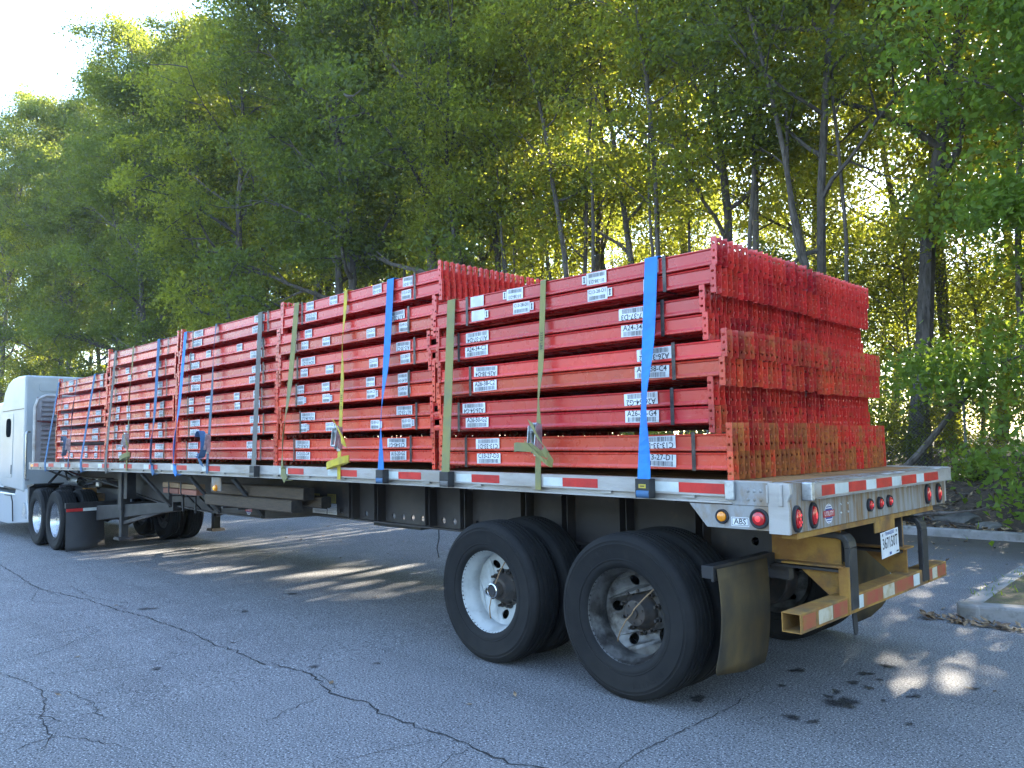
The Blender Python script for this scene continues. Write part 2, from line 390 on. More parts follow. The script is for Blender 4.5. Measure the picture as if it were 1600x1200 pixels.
CR = {'main': [(12.01, 2.28), (10.32, 2.42), (8.96, 2.53), (8.22, 2.45), (7.56, 2.38), (6.77, 2.38), (6.09, 2.31), (5.6, 2.32), (5.04, 2.32), (4.45, 2.38), (4.11, 2.35), (3.58, 2.41), (3.36, 2.33), (3.14, 2.3), (2.87, 2.36), (2.61, 2.45), (2.42, 2.43), (2.26, 2.39), (2.05, 2.46), (1.89, 2.45), (1.65, 2.45), (1.47, 2.41), (1.24, 2.43), (0.95, 2.43), (0.79, 2.37), (.3, 2.5), (-.5, 2.44)],
 'b1': [(4.39, 2.41), (4.38, 2.6), (4.29, 2.88), (4.36, 3.18), (4.51, 3.52)], 'b2': [(2.61, 2.45), (2.56, 2.64), (2.51, 2.8), (2.38, 3.07)], 'b3': [(3.14, 2.3), (3.0, 2.28), (2.78, 2.33), (2.67, 2.38), (2.65, 2.47)],
 'b4': [(0.5, 2.4), (0.52, 2.11), (0.56, 1.84), (0.57, 1.59), (0.57, 1.19), (0.58, 0.82), (0.62, 0.42)], 'b5': [(1.62, 3.12), (1.59, 2.91), (1.54, 2.7), (1.45, 2.47)], 'b6': [(6.73, 2.42), (7.03, 2.17), (7.77, 2.32), (8.9, 2.2)], 'b7': [(5.96, 2.7), (5.41, 3.23), (5.26, 3.5), (5.2, 3.69)], 'b8': [(5.6, 2.32), (5.6, 2.49), (5.48, 2.7), (5.48, 2.86)],
 'b9': [(4.92, 3.79), (4.38, 3.71), (3.9, 3.74), (3.53, 3.88), (3.12, 3.92), (2.83, 4.03)], 'b10': [(3.6, 4.07), (3.66, 3.92), (3.53, 3.85), (3.26, 3.79)], 'b11': [(2.96, 4.2), (3.06, 4.06), (3.09, 3.9), (2.82, 3.78), (2.55, 3.68)], 'b12': [(4.18, 3.72), (3.94, 3.6), (3.55, 3.56), (3.12, 3.66)], 'b13': [(1.26, 2.41), (1.23, 2.61), (1.19, 2.73)], 'b14': [(10.21, 2.66), (9.64, 2.51), (8.0, 2.52)], 'b15': [(8.96, 2.53), (8.07, 2.82), (7.58, 2.63), (7.56, 2.38)], 'b16': [(6.09, 2.31), (6.21, 2.56), (6.02, 2.96), (6.1, 3.24), (5.95, 3.57)]}
def crack_strip(mb, pts, w):
    dense = []
    for (a, b), (c, d) in zip(pts, pts[1:]):
        ln = math.hypot(c-a, d-b); n = max(2, int(ln/.05))
        for k in range(n):
            t = k/n; dense.append((a+(c-a)*t+rng.gauss(0, .010), b+(d-b)*t+rng.gauss(0, .010)))
    dense.append(pts[-1]); vs = []; fs = []
    for i, (x, y) in enumerate(dense):
        p = dense[max(i-1, 0)]; q = dense[min(i+1, len(dense)-1)]
        dx, dy = q[0]-p[0], q[1]-p[1]; l = math.hypot(dx, dy) or 1
        tap = min(1, i/4+.15, (len(dense)-1-i)/4+.15)
        h = w*tap*rng.uniform(.35, 1.25)/2
        z = gz(x)+.004
        vs += [(x-dy/l*h, y+dx/l*h, z), (x+dy/l*h, y-dx/l*h, z)]
    for i in range(len(dense)-1): fs.append((2*i, 2*i+1, 2*i+3, 2*i+2))
    mb.add(vs, fs)
for k, pts in CR.items():
    mb = MB(); crack_strip(mb, pts, .013 if k == 'main' else .007); o = mb.build('crack', 'crack', asphalt)
ST = [(0.22, 0.9, 0.054, 0.043, -2.41), (0.1, 0.89, 0.042, 0.032, -2.39), (0.11, 0.47, 0.105, 0.12, -2.4), (0.22, 0.41, 0.03, 0.051, -2.4), (0.23, 0.28, 0.028, 0.046, -2.41), (0.11, 0.07, 0.031, 0.048, -2.4), (0.22, 0.03, 0.04, 0.049, -2.41), (0.61, 0.01, 0.077, 0.047, -2.42), (0.2, -0.49, 0.052, 0.05, -2.41), (0.24, -0.22, 0.055, 0.047, -2.42), (0.79, 0.98, 0.052, 0.084, -2.4), (0.12, -0.14, 0.021, 0.037, -2.39), (0.53, 0.4, 0.041, 0.027, -2.39), (-0.16, 0.06, 0.05, 0.039, -2.4), (-0.3, 0.57, 0.024, 0.033, -2.41), (-0.37, -0.34, 0.046, 0.036, -2.4), (-0.05, 0.26, 0.019, 0.025, -2.39), (6.51, 2.16, 0.102, 0.06, -2.44), (4.08, 2.98, 0.048, 0.036, -2.41), (3.22, 2.2, 0.033, 0.042, -2.42), (5.55, 1.58, 0.033, 0.064, -2.42), (6.05, 0.78, 0.094, 0.05, -2.44), (4.39, 2.25, 0.026, 0.034, -2.44), (2.93, 1.85, 0.033, 0.025, -2.42)]
for x, y, a, b, rot in ST:
    n = 22; pts = []; ph = [rng.uniform(0, 6.3) for _ in range(3)]
    for k in range(n):
        t = 2*math.pi*k/n; r = 1+.22*math.sin(2*t+ph[0])+.18*math.sin(3*t+ph[1])+.14*math.sin(5*t+ph[2])
        u, v = a*r*math.cos(t), b*r*math.sin(t)
        pts.append((x+u*math.cos(rot)-v*math.sin(rot), y+u*math.sin(rot)+v*math.cos(rot), gz(x)+.008))
    pts = [(x+(px-x)*1.1, y+(py-y)*1.1, pz) for px, py, pz in pts]
    o = MB().add([(x, y, gz(x)+.008)]+[(x+(px-x)*.55, y+(py-y)*.55, pz) for px, py, pz in pts]+pts, [(0, 1+k, 1+(k+1) % n) for k in range(n)]+[(1+k, 1+n+k, 1+n+(k+1) % n, 1+(k+1) % n) for k in range(n)]).build('oil_stain', 'oil', asphalt)
    at = o.data.attributes.new('soak', 'FLOAT', 'POINT'); at.data.foreach_set('value', np.array([1]+[.75]*n+[0]*n, np.float32))

def floor_z(x, y):
    """the wooded bank behind the kerb"""
    t = min(max((-8.4-y)/4.6, 0), 1); t = t*t*(3-2*t)
    return gz(x)+.10+.80*t+.10*math.sin(x*.7+1)*math.sin(y*.9)*min(1, max(0, (-8.4-y)))+.03*max(0, min(20, -13-y))
gx = [-300, -120, -60]+[-30+.6*i for i in range(0, 130)]+[50+3*i for i in range(30)]+[180, 400]
gy = [-8.40-.45*i for i in range(14)]+[-15-1.5*i for i in range(14)]+[-45, -80, -400]
vs = [(x, y, floor_z(x, y)+rng.uniform(-.03, .03)*(y < -8.5)) for x in gx for y in gy]; ny = len(gy)
fs = [(i*ny+j, (i+1)*ny+j, (i+1)*ny+j+1, i*ny+j+1) for i in range(len(gx)-1) for j in range(ny-1)]
setting(MB().add(vs, fs).build('forest_floor', 'soil', smooth=True))
# far kerb, cast in lengths
kerb = empty('kerb', (0, -8.28, 0)); tag(kerb, 'long grey concrete kerb along the foot of the wooded bank', 'kerb', kind='thing')
x = -24.0
while x < 46:
    z = gz(x+1.5)
    MB().prism([(-.13, z-.1), (.0, z-.1), (-.015, z+.115), (-.03, z+.13), (-.13, z+.13)], 'x', x+.006, x+2.994).build('kerb_stone', 'concrete', kerb, bevel=.008)
    x += 3
# island with its own kerb
isl = empty('kerb_island', (.3, -2.4, 0)); tag(isl, 'raised concrete kerbed island with mossy turf behind the trailer', 'traffic island', kind='thing')
outl = [(0, 0), (-1.3, -.42), (-2.6, -.84), (-3.9, -1.26), (-5.2, -1.68)]
left = [(0, 0), (.05, -.9), (.09, -1.8), (.12, -2.7), (.05, -3.6), (-.3, -4.3)]
def kerbrun(pts, side):
    for (a, b), (c, d) in zip(pts, pts[1:]):
        l = math.hypot(c-a, d-b); nx_, ny_ = -(d-b)/l*.17*side, (c-a)/l*.17*side
        e = .005
        a2, b2, c2, d2 = a+(c-a)/l*e, b+(d-b)/l*e, c-(c-a)/l*e, d-(d-b)/l*e
        MB().hexa([(a2, b2, -.05), (c2, d2, -.05), (c2+nx_, d2+ny_, -.05), (a2+nx_, b2+ny_, -.05), (a2, b2, .12), (c2, d2, .12), (c2+nx_, d2+ny_, .125), (a2+nx_, b2+ny_, .125)]).build('kerb_stone', 'concrete', isl, bevel=.025)
kerbrun(outl, 1); kerbrun(left[:], -1)
poly = [(x, y) for x, y in outl[::-1]]+left[1:]
vs = [(-1.6, -2.6, .17)]+[(x*.985-.06, y*.985-.10, .115) for x, y in poly]
for _ in range(0): pass
MB().add(vs, [(0, i, i+1) for i in range(1, len(poly))]+[(0, len(poly), 1)]).build('turf', 'turf', isl)
def grass(name, n, area, zf, h, mat, parent=None):
    v = np.zeros((n*3, 3)); 
    for i in range(n):
        x, y = area(); z = zf(x, y); a = rng.uniform(0, 6.28); w = rng.uniform(.004, .009); hh = h*rng.uniform(.4, 1.2)
        v[i*3] = (x-math.cos(a)*w, y-math.sin(a)*w, z); v[i*3+1] = (x+math.cos(a)*w, y+math.sin(a)*w, z)
        v[i*3+2] = (x+rng.uniform(-.05, .05), y+rng.uniform(-.05, .05), z+hh)
    me = bpy.data.meshes.new(name); me.from_pydata(v.tolist(), [], [(i*3, i*3+1, i*3+2) for i in range(n)]); me.materials.append(MT[mat])
    return link(name, me, parent)
g = grass('grass', 1300, lambda: (rng.uniform(-3.2, .05), rng.uniform(-4.2, -.5)), lambda x, y: .11 if y < x*.32-.2 else -.2, .06, 'leafC', isl); g['kind'] = 'stuff'

def scatter_leaves(name, n, pos, size, mat):
    c = np.array([pos() for _ in range(n)]); s = nr.uniform(.5, 1.2, n)*size; a = nr.uniform(0, 6.28, n); tl = nr.normal(0, .3, (n, 2))
    d = np.stack([np.cos(a), np.sin(a), tl[:, 0]], 1)*s[:, None]; e = np.stack([-np.sin(a), np.cos(a), tl[:, 1]], 1)*s[:, None]*.5
    lift = np.array([0, 0, 1.])*(np.abs(d[:, 2])+np.abs(e[:, 2])+.004)[:, None]
    v = np.stack([c-d, c+e, c+d, c-e], 1)+lift[:, None, :]
    me = bpy.data.meshes.new(name); me.from_pydata(v.reshape(-1, 3).tolist(), [], [(i*4, i*4+1, i*4+2, i*4+3) for i in range(n)])
    me.materials.append(MT[mat]); return link(name, me)
def bankpos():
    x = rng.uniform(-8, 16); y = -8.45-abs(rng.gauss(0, 2.6)); return (x, y, floor_z(x, y))
o = scatter_leaves('leaf_litter', 9000, bankpos, .055, 'litter'); o['kind'] = 'stuff'
def lotpos():
    while True:
        x = rng.uniform(-4, 14); y = rng.uniform(-8.2, 4)
        if rng.random() < (1 if y < -6.6 else .30 if y < -4 else .10 if y < -1.5 else .03): return (x, y, gz(x))
o = scatter_leaves('fallen_leaves', 700, lotpos, .032, 'litter'); o['kind'] = 'stuff'
def gutter():
    x = rng.uniform(-.3, .55); return (x, -2.15-abs(rng.gauss(0, .25))*(1 if x > .3 else .4), gz(x))
o = scatter_leaves('leaf_drift', 130, gutter, .045, 'litter'); o['kind'] = 'stuff'
# ------------------------------------------------------------------ trailer
T = empty('flatbed_trailer'); tag(T, 'long aluminium flatbed semi-trailer loaded with red rack beams', 'trailer')
def tb(mb, name, mats, smooth=False, bevel=0, parent=None, arched=False):
    if arched: mb.deform(lambda x, y, z: (x, y, z+arch(x)))
    return mb.build(name, mats, parent or T, smooth, bevel)
LEN = 14.63; ZR = 1.355
# deck planks run lengthwise
pw = 2.44/13
pm = None
for i in range(13):
    mb = MB().box(.06, LEN-.05, .004, pw-.004, ZR-.045, ZR-.002, nx=14).deform(lambda x, y, z: (x, y, z+arch(x)))
    o = mb.build('deck_plank', 'deckwood', T); o.location = (0, -1.22+i*pw, -.002*(i % 3))
for s in (1, -1):
    # side rail: channel with top flange, and the outer rub rail bar held off by spools
    mb = MB().box(.12, LEN, 1.222*s, 1.262*s, ZR-.118, ZR+.006, nx=16)
    mb.box(.12, LEN, 1.19*s, 1.222*s, ZR-.125, ZR-.112, nx=16)
    mb.box(.33, LEN, 1.2625*s, 1.288*s, ZR-.122, ZR-.112, nx=16)
    tb(mb, 'deck_edge_rail', 'alu', arched=True)
    mb = MB().box(.315, LEN-.06, 1.282*s, 1.296*s, ZR-.082, ZR+.004, nx=16)
    mb.box(.315, LEN-.06, 1.270*s, 1.2818*s, ZR-.004, ZR+.006, nx=16)
    tb(mb, 'rub_rail', 'alu', arched=True)
    k = 0
    x = .62
    while x < LEN-.2:
        mb = MB().box(x-.045, x+.045, 1.2622*s, 1.2819*s, ZR-.10, ZR+.003)
        tb(mb, 'stake_pocket', 'alu', arched=True)
        x += .61
# reflective tape on the near rub rail: red and white in turn, three feet apart
for i in range(16):
    x = .37+i*.911
    if i in (6,): continue
    for (a, b, mt) in ((x, x+.30, 'tape_red'), (x+.302, x+.475, 'tape_white')):
        if b > 14.5: b = 14.5
        mb = MB().box(a, b, 1.2962, 1.2975, ZR-.070, ZR-.012, nx=2); tb(mb, 'reflective_tape', mt, arched=True)
# short capped piece of rub rail at the end of the run
tb(MB().box(.306, .36, 1.2964, 1.312, ZR-.095, ZR+.008), 'rail_end_cap', 'galv', bevel=.004)
# rear side panels, rivets, light panel
mb = MB().box(.118, .33, 1.266, 1.284, 1.232, ZR+.002)
mb.box(.33, .62, 1.263, 1.2665, 1.232, 1.245)
for i in range(3):
    for j in range(2): mb.lathe([(0, .005), (.008, .0035), (.0105, 0), (0, -.004)], (.235-.03*i*1.25, 1.284, 1.312-.047*j), 'y', 12)
tb(mb, 'riveted_side_panel', 'alu_rust', smooth=True)
LP = tb(MB().prism([(.118, 1.230), (.118, 1.098), (.50, 1.098), (.615, 1.230)], 'y', 1.266, 1.279), 'lamp_panel', 'alu_rust', bevel=.003)
def round_lamp(x, z, r, rim, lens, core=None, y=1.279):
    p = tb(MB().lathe([(r*1.02, 0), (r*1.02, .012), (r*.9, .016), (r*.70, .010), (r*.70, 0)], (x, y, z), 'y', 28), 'lamp_grommet', 'rubber_clean', smooth=True, parent=LP)
    mb = MB().lathe([(r*.71, .004), (r*.66, .018), (r*.4, .024), (0, .026)], (x, y, z), 'y', 24)
    tb(mb, 'lamp_lens', lens, smooth=True, parent=LP)
    if core: tb(MB().lathe([(r*.32, .0255), (0, .030)], (x, y, z), 'y', 12), 'lamp_core', core, smooth=True, parent=LP)
round_lamp(.398, 1.163, .040, None, 'amber')
round_lamp(.172, 1.163, .054, None, 'lens', 'led')
def text_on(mb, s, size, org, ex, ey, mi, nrm_off=0.0):
    vs, fs = text_vf(s, size); o = Vector(org); ex = Vector(ex); ey = Vector(ey); nn = ex.cross(ey)*nrm_off
    mb.add([o+ex*x+ey*y+nn for x, y in vs], fs, mi); return mb
mb = MB().box(.236, .344, 1.279, 1.2802, 1.114, 1.164).box(.240, .340, 1.2802, 1.2806, 1.118, 1.160, 1).box(.243, .337, 1.2806, 1.2810, 1.121, 1.157, 0)
text_on(mb, 'ABS', .044, (.290, 1.2814, 1.139), (-1, 0, 0), (0, 0, 1), 1)
tb(mb, 'abs_plate', ['white', 'ink'], parent=LP)
# corner posts with bent edge, end sill
for s in (1, -1):
    if s == 1:
        mb = MB().prism([(.0, 1.085), (.117, 1.085), (.117, ZR+.002), (-.004, ZR+.002), (-.012, 1.30), (.006, 1.26), (0, 1.225), (.0, 1.20)], 'y', 1.262, 1.2865)
        mb.box(.112, .124, 1.2868, 1.293, 1.25, 1.345); mb.box(.030, .050, 1.2868, 1.298, 1.235, 1.35)
    else:
        mb = MB().prism([(-.03, 1.27), (.117, 1.27), (.117, ZR+.004), (-.03, ZR+.004)], 'y', -1.297, -1.25)
        mb.prism([(.0, 1.10), (.117, 1.10), (.117, 1.269), (.0, 1.269)], 'y', -1.285, -1.25)
    tb(mb, 'corner_post', 'alu', bevel=.006)
ES = tb(MB().box(.0, .055, -1.249, 1.2615, 1.088, ZR-.001), 'end_sill', 'alu_rust', bevel=.003)
tb(MB().box(.056, .12, -1.22, 1.22, ZR-.03, ZR+.003), 'deck_end_cap', 'alu_rust')
def oval_lamp(y, z, a, b, leds=False, nm='tail_lamp'):
    p = tb(MB().lathe([(1.0, 0), (1.0, -.014), (.90, -.019), (.74, -.012), (.74, 0)], (0, 0, 0), 'x', 32).deform(lambda x, yy, zz: (x, y+yy*a, z+zz*b)), nm, 'rubber_clean', smooth=True)
    tb(MB().lathe([(.75, -.004), (.66, -.020), (.35, -.026), (0, -.027)], (0, 0, 0), 'x', 24).deform(lambda x, yy, zz: (x, y+yy*a, z+zz*b)), 'lens', 'lens', smooth=True, parent=p)
    spots = [(-.3, .35), (.3, .35), (0, 0), (-.35, -.3), (.35, -.3), (0, -.55)] if leds else [(0, 0)]
    mb = MB()
    for q, w in spots:
        rr = .15 if leds else .34
        mb.lathe([(rr, -.027), (0, -.031)], (0, 0, 0), 'x', 12).v
        n = 24
        mb.v[-n:] = [(x, yy+q, zz+w) for x, yy, zz in mb.v[-n:]]
    mb.deform(lambda x, yy, zz: (x, y+yy*a*.8, z+zz*b*.8)); tb(mb, 'lamp_core', 'led', smooth=True, parent=p)
oval_lamp(1.208, 1.166, .047, .072, True)
oval_lamp(1.010, 1.170, .047, .072)
oval_lamp(-.852, 1.178, .047, .070)
oval_lamp(-1.088, 1.172, .047, .072)
for y in (.21, .045, -.115): oval_lamp(y, 1.172+(.21-y)*.012, .040, .040, nm='marker_lamp')
mb = MB()
for y in (.63, .53):
    for z in (1.255, 1.205, 1.155): mb.lathe([(.007, 0), (.005, -.004), (0, -.005)], (0, y, z), 'x', 10)
for y in (-.45, -.62): mb.lathe([(.007, 0), (0, -.005)], (0, y, 1.25), 'x', 10)
tb(mb, 'rivet', 'galv', smooth=True)
def emblem(org, ex, ey, r, off):
    """round globe badge with the maker's name across it"""
    mb = MB(); o = Vector(org); ex = Vector(ex); ey = Vector(ey); nn = ex.cross(ey)
    def disc(rx, ry, cx, cy, k, mi, half=None):
        pts = ring(cx, cy, rx, ry, 28)
        if half == 'top': pts = [p for p in pts if p[1] >= cy-1e-6]
        if half == 'bot': pts = [p for p in pts if p[1] <= cy+1e-6]
        if half == 'bot': pts = sorted(pts, key=lambda p: math.atan2(p[1]-cy, p[0]-cx+1e-9) if not (abs(p[1]-cy) < 1e-5 and p[0] < cx) else -math.pi)
        mb.add([o+ex*x+ey*y+nn*k for x, y in pts], [tuple(range(len(pts)))], mi)
    disc(r, r, 0, 0, off, 1); disc(r*.92, r*.92, 0, 0, off+.0006, 0)
    for yy in (.58, -.58, .8, -.8):
        w = r*.9*math.sqrt(max(0, 1-yy*yy))
        mb.add([o+ex*(-w)+ey*(yy*r-.003)+nn*(off+.001), o+ex*w+ey*(yy*r-.003)+nn*(off+.001), o+ex*w+ey*(yy*r+.003)+nn*(off+.001), o-ex*w+ey*(yy*r+.003)+nn*(off+.001)], [(0, 1, 2, 3)], 1)
    w, h = r*1.35, r*.34
    mb.add([o-ex*w-ey*h+nn*(off+.0014), o+ex*w-ey*h+nn*(off+.0014), o+ex*w+ey*h+nn*(off+.0014), o-ex*w+ey*h+nn*(off+.0014)], [(0, 1, 2, 3)], 2)
    text_on(mb, 'UTILITY', r*.62, o, ex, ey, 1, off+.0020)
    return mb
tb(emblem((0, .80, 1.163), (0, -1, 0), (0, 0, 1), .056, .001), 'emblem', ['decal_blue', 'white', 'decal_red'])
tb(emblem((7.63, .507, .79), (-1, 0, 0), (0, 0, 1), .068, .001), 'emblem', ['decal_blue', 'white', 'decal_red'])
# bumper strip across the sill with red and white tape
BS = tb(MB().box(-.055, -.001, -1.235, 1.09, 1.268, ZR-.004).box(-.058, -.05, -1.235, 1.07, 1.262, 1.268).box(-.058, -.05, -1.235, 1.07, ZR-.004, ZR+.002), 'bumper_strip', 'alu', bevel=.004)
tb(MB().box(-.058, .0, 1.0905, 1.13, 1.258, ZR+.002), 'bumper_strip_cap', 'galv', bevel=.006)
yy = 1.0
for w, mt in ((.17, 'tape_red'), (.19, 'tape_white'), (.26, 'tape_red'), (.16, 'tape_white'), (.26, 'tape_red'), (.17, 'tape_white'), (.28, 'tape_red'), (.15, 'tape_white'), (.30, 'tape_red')):
    tb(MB().box(-.0566, -.0554, max(yy-w+.002, -1.22), yy, 1.278, 1.336), 'reflective_tape', mt, parent=BS); yy -= w
for y in (.0, -.22, -.95): tb(MB().box(-.045, -.005, y-.10, y, ZR+.0028, ZR+.004), 'sill_decal', 'white')
# main longitudinal beams
bot = [(.06, .81), (3.5, .812), (5.9, .822), (6.6, .760), (7.1, .722), (8.8, .716), (10.4, .768), (11.55, .872), (12.1, 1.06), (14.45, 1.08)]
hx = [5.497, 5.336, 5.025, 4.865, 4.546, 4.388, 4.235, 4.085, 3.77, 3.615, 3.30, 3.14, 2.45, 2.28, 1.35, 1.15, .62, .48]
for s in (1, -1):
    vs, fs = holed(bot+[(14.45, 1.25), (.06, 1.25)], [ring(x, .878 if x > 1 else .93, .028, .028, 14) for x in hx], .006)
    mb = MB().add([(x, .5*s+z, y) for x, y, z in vs], fs); tb(mb, 'frame_web', 'frame')
    mb = MB()
    for (a, b), (c, d) in zip(bot, bot[1:]):
        mb.hexa([(a, .44*s, b-.016), (c, .44*s, d-.016), (c, .56*s, d-.016), (a, .56*s, b-.016), (a, .44*s, b), (c, .44*s, d), (c, .56*s, d), (a, .56*s, b)])
    tb(mb, 'frame_flange', 'frame')
    for x in (5.18, 4.72, 3.90, 3.40, 2.64, 2.19, 1.62, .98):
        tb(MB().box(x-.035, x-.027, .5065*s, .60*s, .826, 1.232).box(x+.027, x+.035, .5065*s, .60*s, .826, 1.232).box(x-.0268, x+.0268, .5065*s, .514*s, .826, 1.232), 'web_stiffener', 'frame')
cm = MB().box(-.03, .03, -1.18, 1.18, 1.215, 1.30).mesh('crossmember', 'frame')
x = .35
while x < 14.5:
    o = link('crossmember', cm, T); o.location = (x, 0, arch(x)-.004); x += .458
# decals on the web
for a, b, c, d, mt in ((5.60, 5.77, .955, 1.055, 'sign_yellow'), (5.585, 5.77, .915, .95, 'white'), (5.585, 5.77, .875, .912, 'white'), (5.58, 5.77, .832, .872, 'white'), (5.80, 5.92, .90, 1.0, 'alu'), (5.92, 6.06, .89, .975, 'white'), (5.79, 6.08, .832, .885, 'white'), (5.93, 6.06, 1.01, 1.05, 'sign_yellow')):
    mb = MB().box(a, b, .5065, .5085, c, d)
    for k in range(1, int((d-c)/.012)):
        mb.box(a+.012, b-.012-.04*(k % 3 == 0), .5085, .509, d-.010*k-.004, d-.010*k-.0015, 1)
    tb(mb, 'warning_plate', [mt, 'ink'])
# rear frame ends, rusted, with gussets down to the bumper bar
for s in (1, -1):
    tb(MB().box(.058, .50, .507*s, .518*s, .832, 1.087).prism([(.02, .836), (.40, .836), (.40, .824), (.02, .824)], 'y', .42*s, .60*s), 'frame_end_plate', 'rust', bevel=.002)
    tb(MB().prism([(.035, .823), (.36, .823), (.12, .625), (.035, .625)], 'y', .50*s, .512*s), 'bumper_gusset', 'rust', bevel=.002)
    # upright: bent channel, dark rubbed steel
    up_ = MB()
    pth = [(.30, 1.03), (.06, 1.028), (.02, 1.015), (-.004, .985), (-.012, .94), (-.012, .58)]
    for (a, b), (c, d) in zip(pth, pth[1:]):
        l = math.hypot(c-a, d-b); nx_, nz_ = (d-b)/l*.035, -(c-a)/l*.035
        up_.prism([(a, b), (c, d), (c-nx_*1.0, d-nz_*1.0), (a-nx_*1.0, b-nz_*1.0)], 'y', (.45 if s == 1 else -.79), (.56 if s == 1 else -.68))
    tb(up_, 'bumper_upright', 'black', bevel=.006)
    y0, y1 = (.40, .449) if s == 1 else (-.679, -.64)
    tb(MB().box(-.006, .05, .5605 if s == 1 else -.8, .585 if s == 1 else -.7905, .56, .83), 'upright_web', 'rust')
sill_under = tb(MB().box(.01, .10, -1.0, 1.18, 1.052, 1.086), 'sill_under_angle', 'rust', bevel=.003)
# hollow square bumper bar, open ends
o_ = .108
mb = MB()
y0, y1 = -1.20, 1.20
for (xa, xb, za, zb) in ((.002, .008, .556, .662), (.104, .110, .556, .662), (.0081, .1039, .556, .562), (.0081, .1039, .656, .662)): mb.box(xa, xb, y0, y1, za, zb)
BB = tb(mb, 'bumper_bar', 'rust', bevel=.002)
for a, b, mt in ((1.17, 1.02, 'tape_red_dirty'), (.98, .80, 'tape_white_dirty'), (.79, .60, 'tape_red_dirty'), (.435, .36, 'tape_white'), (.355, .05, 'tape_red_dirty'), (.045, -.15, 'tape_white_dirty'), (-.155, -.50, 'tape_red_dirty'), (-.505, -.62, 'tape_white'), (-.80, -.88, 'tape_red_dirty'), (-.885, -.99, 'tape_white_dirty'), (-1.0, -1.17, 'tape_red_dirty')):
    tb(MB().box(.0002, .0018, b, a, .572, .648), 'reflective_tape', mt, parent=BB)
# licence plate on its rusty hanger
tb(MB().box(.012, .020, -.24, .10, .985, 1.086), 'plate_hanger', 'rust')
mb = MB(); mb.box(-.001, .0, -.152, .152, -.0775*1.04, .0775*1.04); mb.v = []; mb.f = []; mb.m = []
e1 = Vector((0, -1, .05)).normalized(); e2 = Vector((0, .05, 1)).normalized(); c0 = Vector((.004, -.115, .905))
def pq(mb, a, b, c, d, off, mi):
    mb.add([c0+e1*a+e2*c-Vector((off, 0, 0)), c0+e1*b+e2*c-Vector((off, 0, 0)), c0+e1*b+e2*d-Vector((off, 0, 0)), c0+e1*a+e2*d-Vector((off, 0, 0))], [(0, 1, 2, 3)], mi)
for k in (0, .002): pq(mb, -.152, .152, -.082, .082, k, 0)
text_on(mb, '367150T', .098, c0-Vector((.003, 0, 0))+e2*.004, e1*.74, e2, 1)
text_on(mb, 'TENNESSEE', .030, c0-Vector((.003, 0, 0))+e2*.065, e1, e2, 2)
text_on(mb, '*', .05, c0-Vector((.003, 0, 0))+e2*.055-e1*.12, e1, e2, 1); text_on(mb, '*', .05, c0-Vector((.003, 0, 0))+e2*.055+e1*.12, e1, e2, 1)
pq(mb, -.02, .015, -.073, -.056, .003, 2); pq(mb, .10, .14, -.073, -.063, .003, 1)
tb(mb, 'licence_plate', ['white', 'ink', 'plate_blue'])
# mud flaps and their hanger
for s in (1, -1):
    tb(MB().box(.48, .56, .52*s, 1.26*s, .80, .872).box(.465, .48, .62*s, 1.29*s, .79, .88), 'flap_hanger', 'black', bevel=.004)
    n = 9; vs = []; 
    for i in range(n+1):
        t = i/n; z = .86-.63*t; bow = .03*math.sin(t*3.0)-.05*t*t
        w0, w1 = (.69, 1.265) if s == 1 else (.66, 1.265)
        if i == n: w0 += .02; w1 -= .03
        for yk in (w0, (w0+w1)/2, w1): vs.append((.458-bow*(.6+.4*(yk == w1)), yk*s, z+(.03 if (yk == w1 and i == n) else 0)))
    fs = [(i*3+k, i*3+k+1, i*3+k+4, i*3+k+3) for i in range(n) for k in range(2)]
    o = tb(MB().add(vs, fs), 'mud_flap', 'rubber', smooth=True)
    sm = o.modifiers.new('thick', 'SOLIDIFY'); sm.thickness = .010
tb(MB().ribbon([(.06, .37, .62), (.055, .37, .50), (.05, .372, .42), (.05, .375, .40)], [.05, .06, .055, .02], [(0, 1, 0)]*4, .008), 'hanging_rubber_tab', 'rubber_clean')
# wheels -------------------------------------------------------------
TY = [(.292, .095), (.300, .112), (.318, .126), (.335, .131), (.345, .1300), (.348, .1345), (.353, .1350), (.356, .1325), (.40, .140), (.440, .1385), (.444, .1405), (.449, .1400), (.451, .1365), (.462, .1345), (.465, .1370), (.472, .1350), (.474, .1320), (.486, .127), (.500, .115), (.5055, .104),
      (.508, .094), (.495, .091), (.495, .082), (.5105, .079), (.513, .054), (.498, .051), (.498, .041), (.5135, .038), (.514, .007), (.498, .005)]
TY = TY+[(r, -a) for r, a in TY[::-1]]
tyre_m = MB().lathe(TY, axis='y', n=72).mesh('tyre', 'tyre', True)
def rim_mesh(mt, dished=True):
    mb = MB().lathe([(.292, .088), (.300, .098), (.312, .113), (.317, .116), (.313, .120), (.304, .112), (.296, .104), (.290, .090), (.285, .060), (.268, .040), (.262, -.04), (.270, -.06), (.262, -.075), (.292, -.10), (.300, -.11)], axis='y', n=56)
    if dished:
        vs, fs = holed(ring(0, 0, .268, n=48), [ring(0, 0, .118, n=30)]+[ring(.197*math.cos(k*2*math.pi/5+.4), .197*math.sin(k*2*math.pi/5+.4), .034, n=16) for k in range(5)], .005)
        def cone(x, y, z):
            r = math.hypot(x, y); return (x, -.055-.05*max(0, min(1, (.268-r)/.11))+z, y)
        mb.add([cone(*p) for p in vs], fs)
    else:
        vs, fs = holed(ring(0, 0, .270, n=48), [ring(.225*math.cos(k*math.pi/5), .225*math.sin(k*math.pi/5), .024, n=12) for k in range(10)], .005)
        mb.add([(x, .02+.03*min(1, (.27-math.hypot(x, y))/.1)+z, y) for x, y, z in vs], fs)
    return mb.mesh('rim', mt, True)
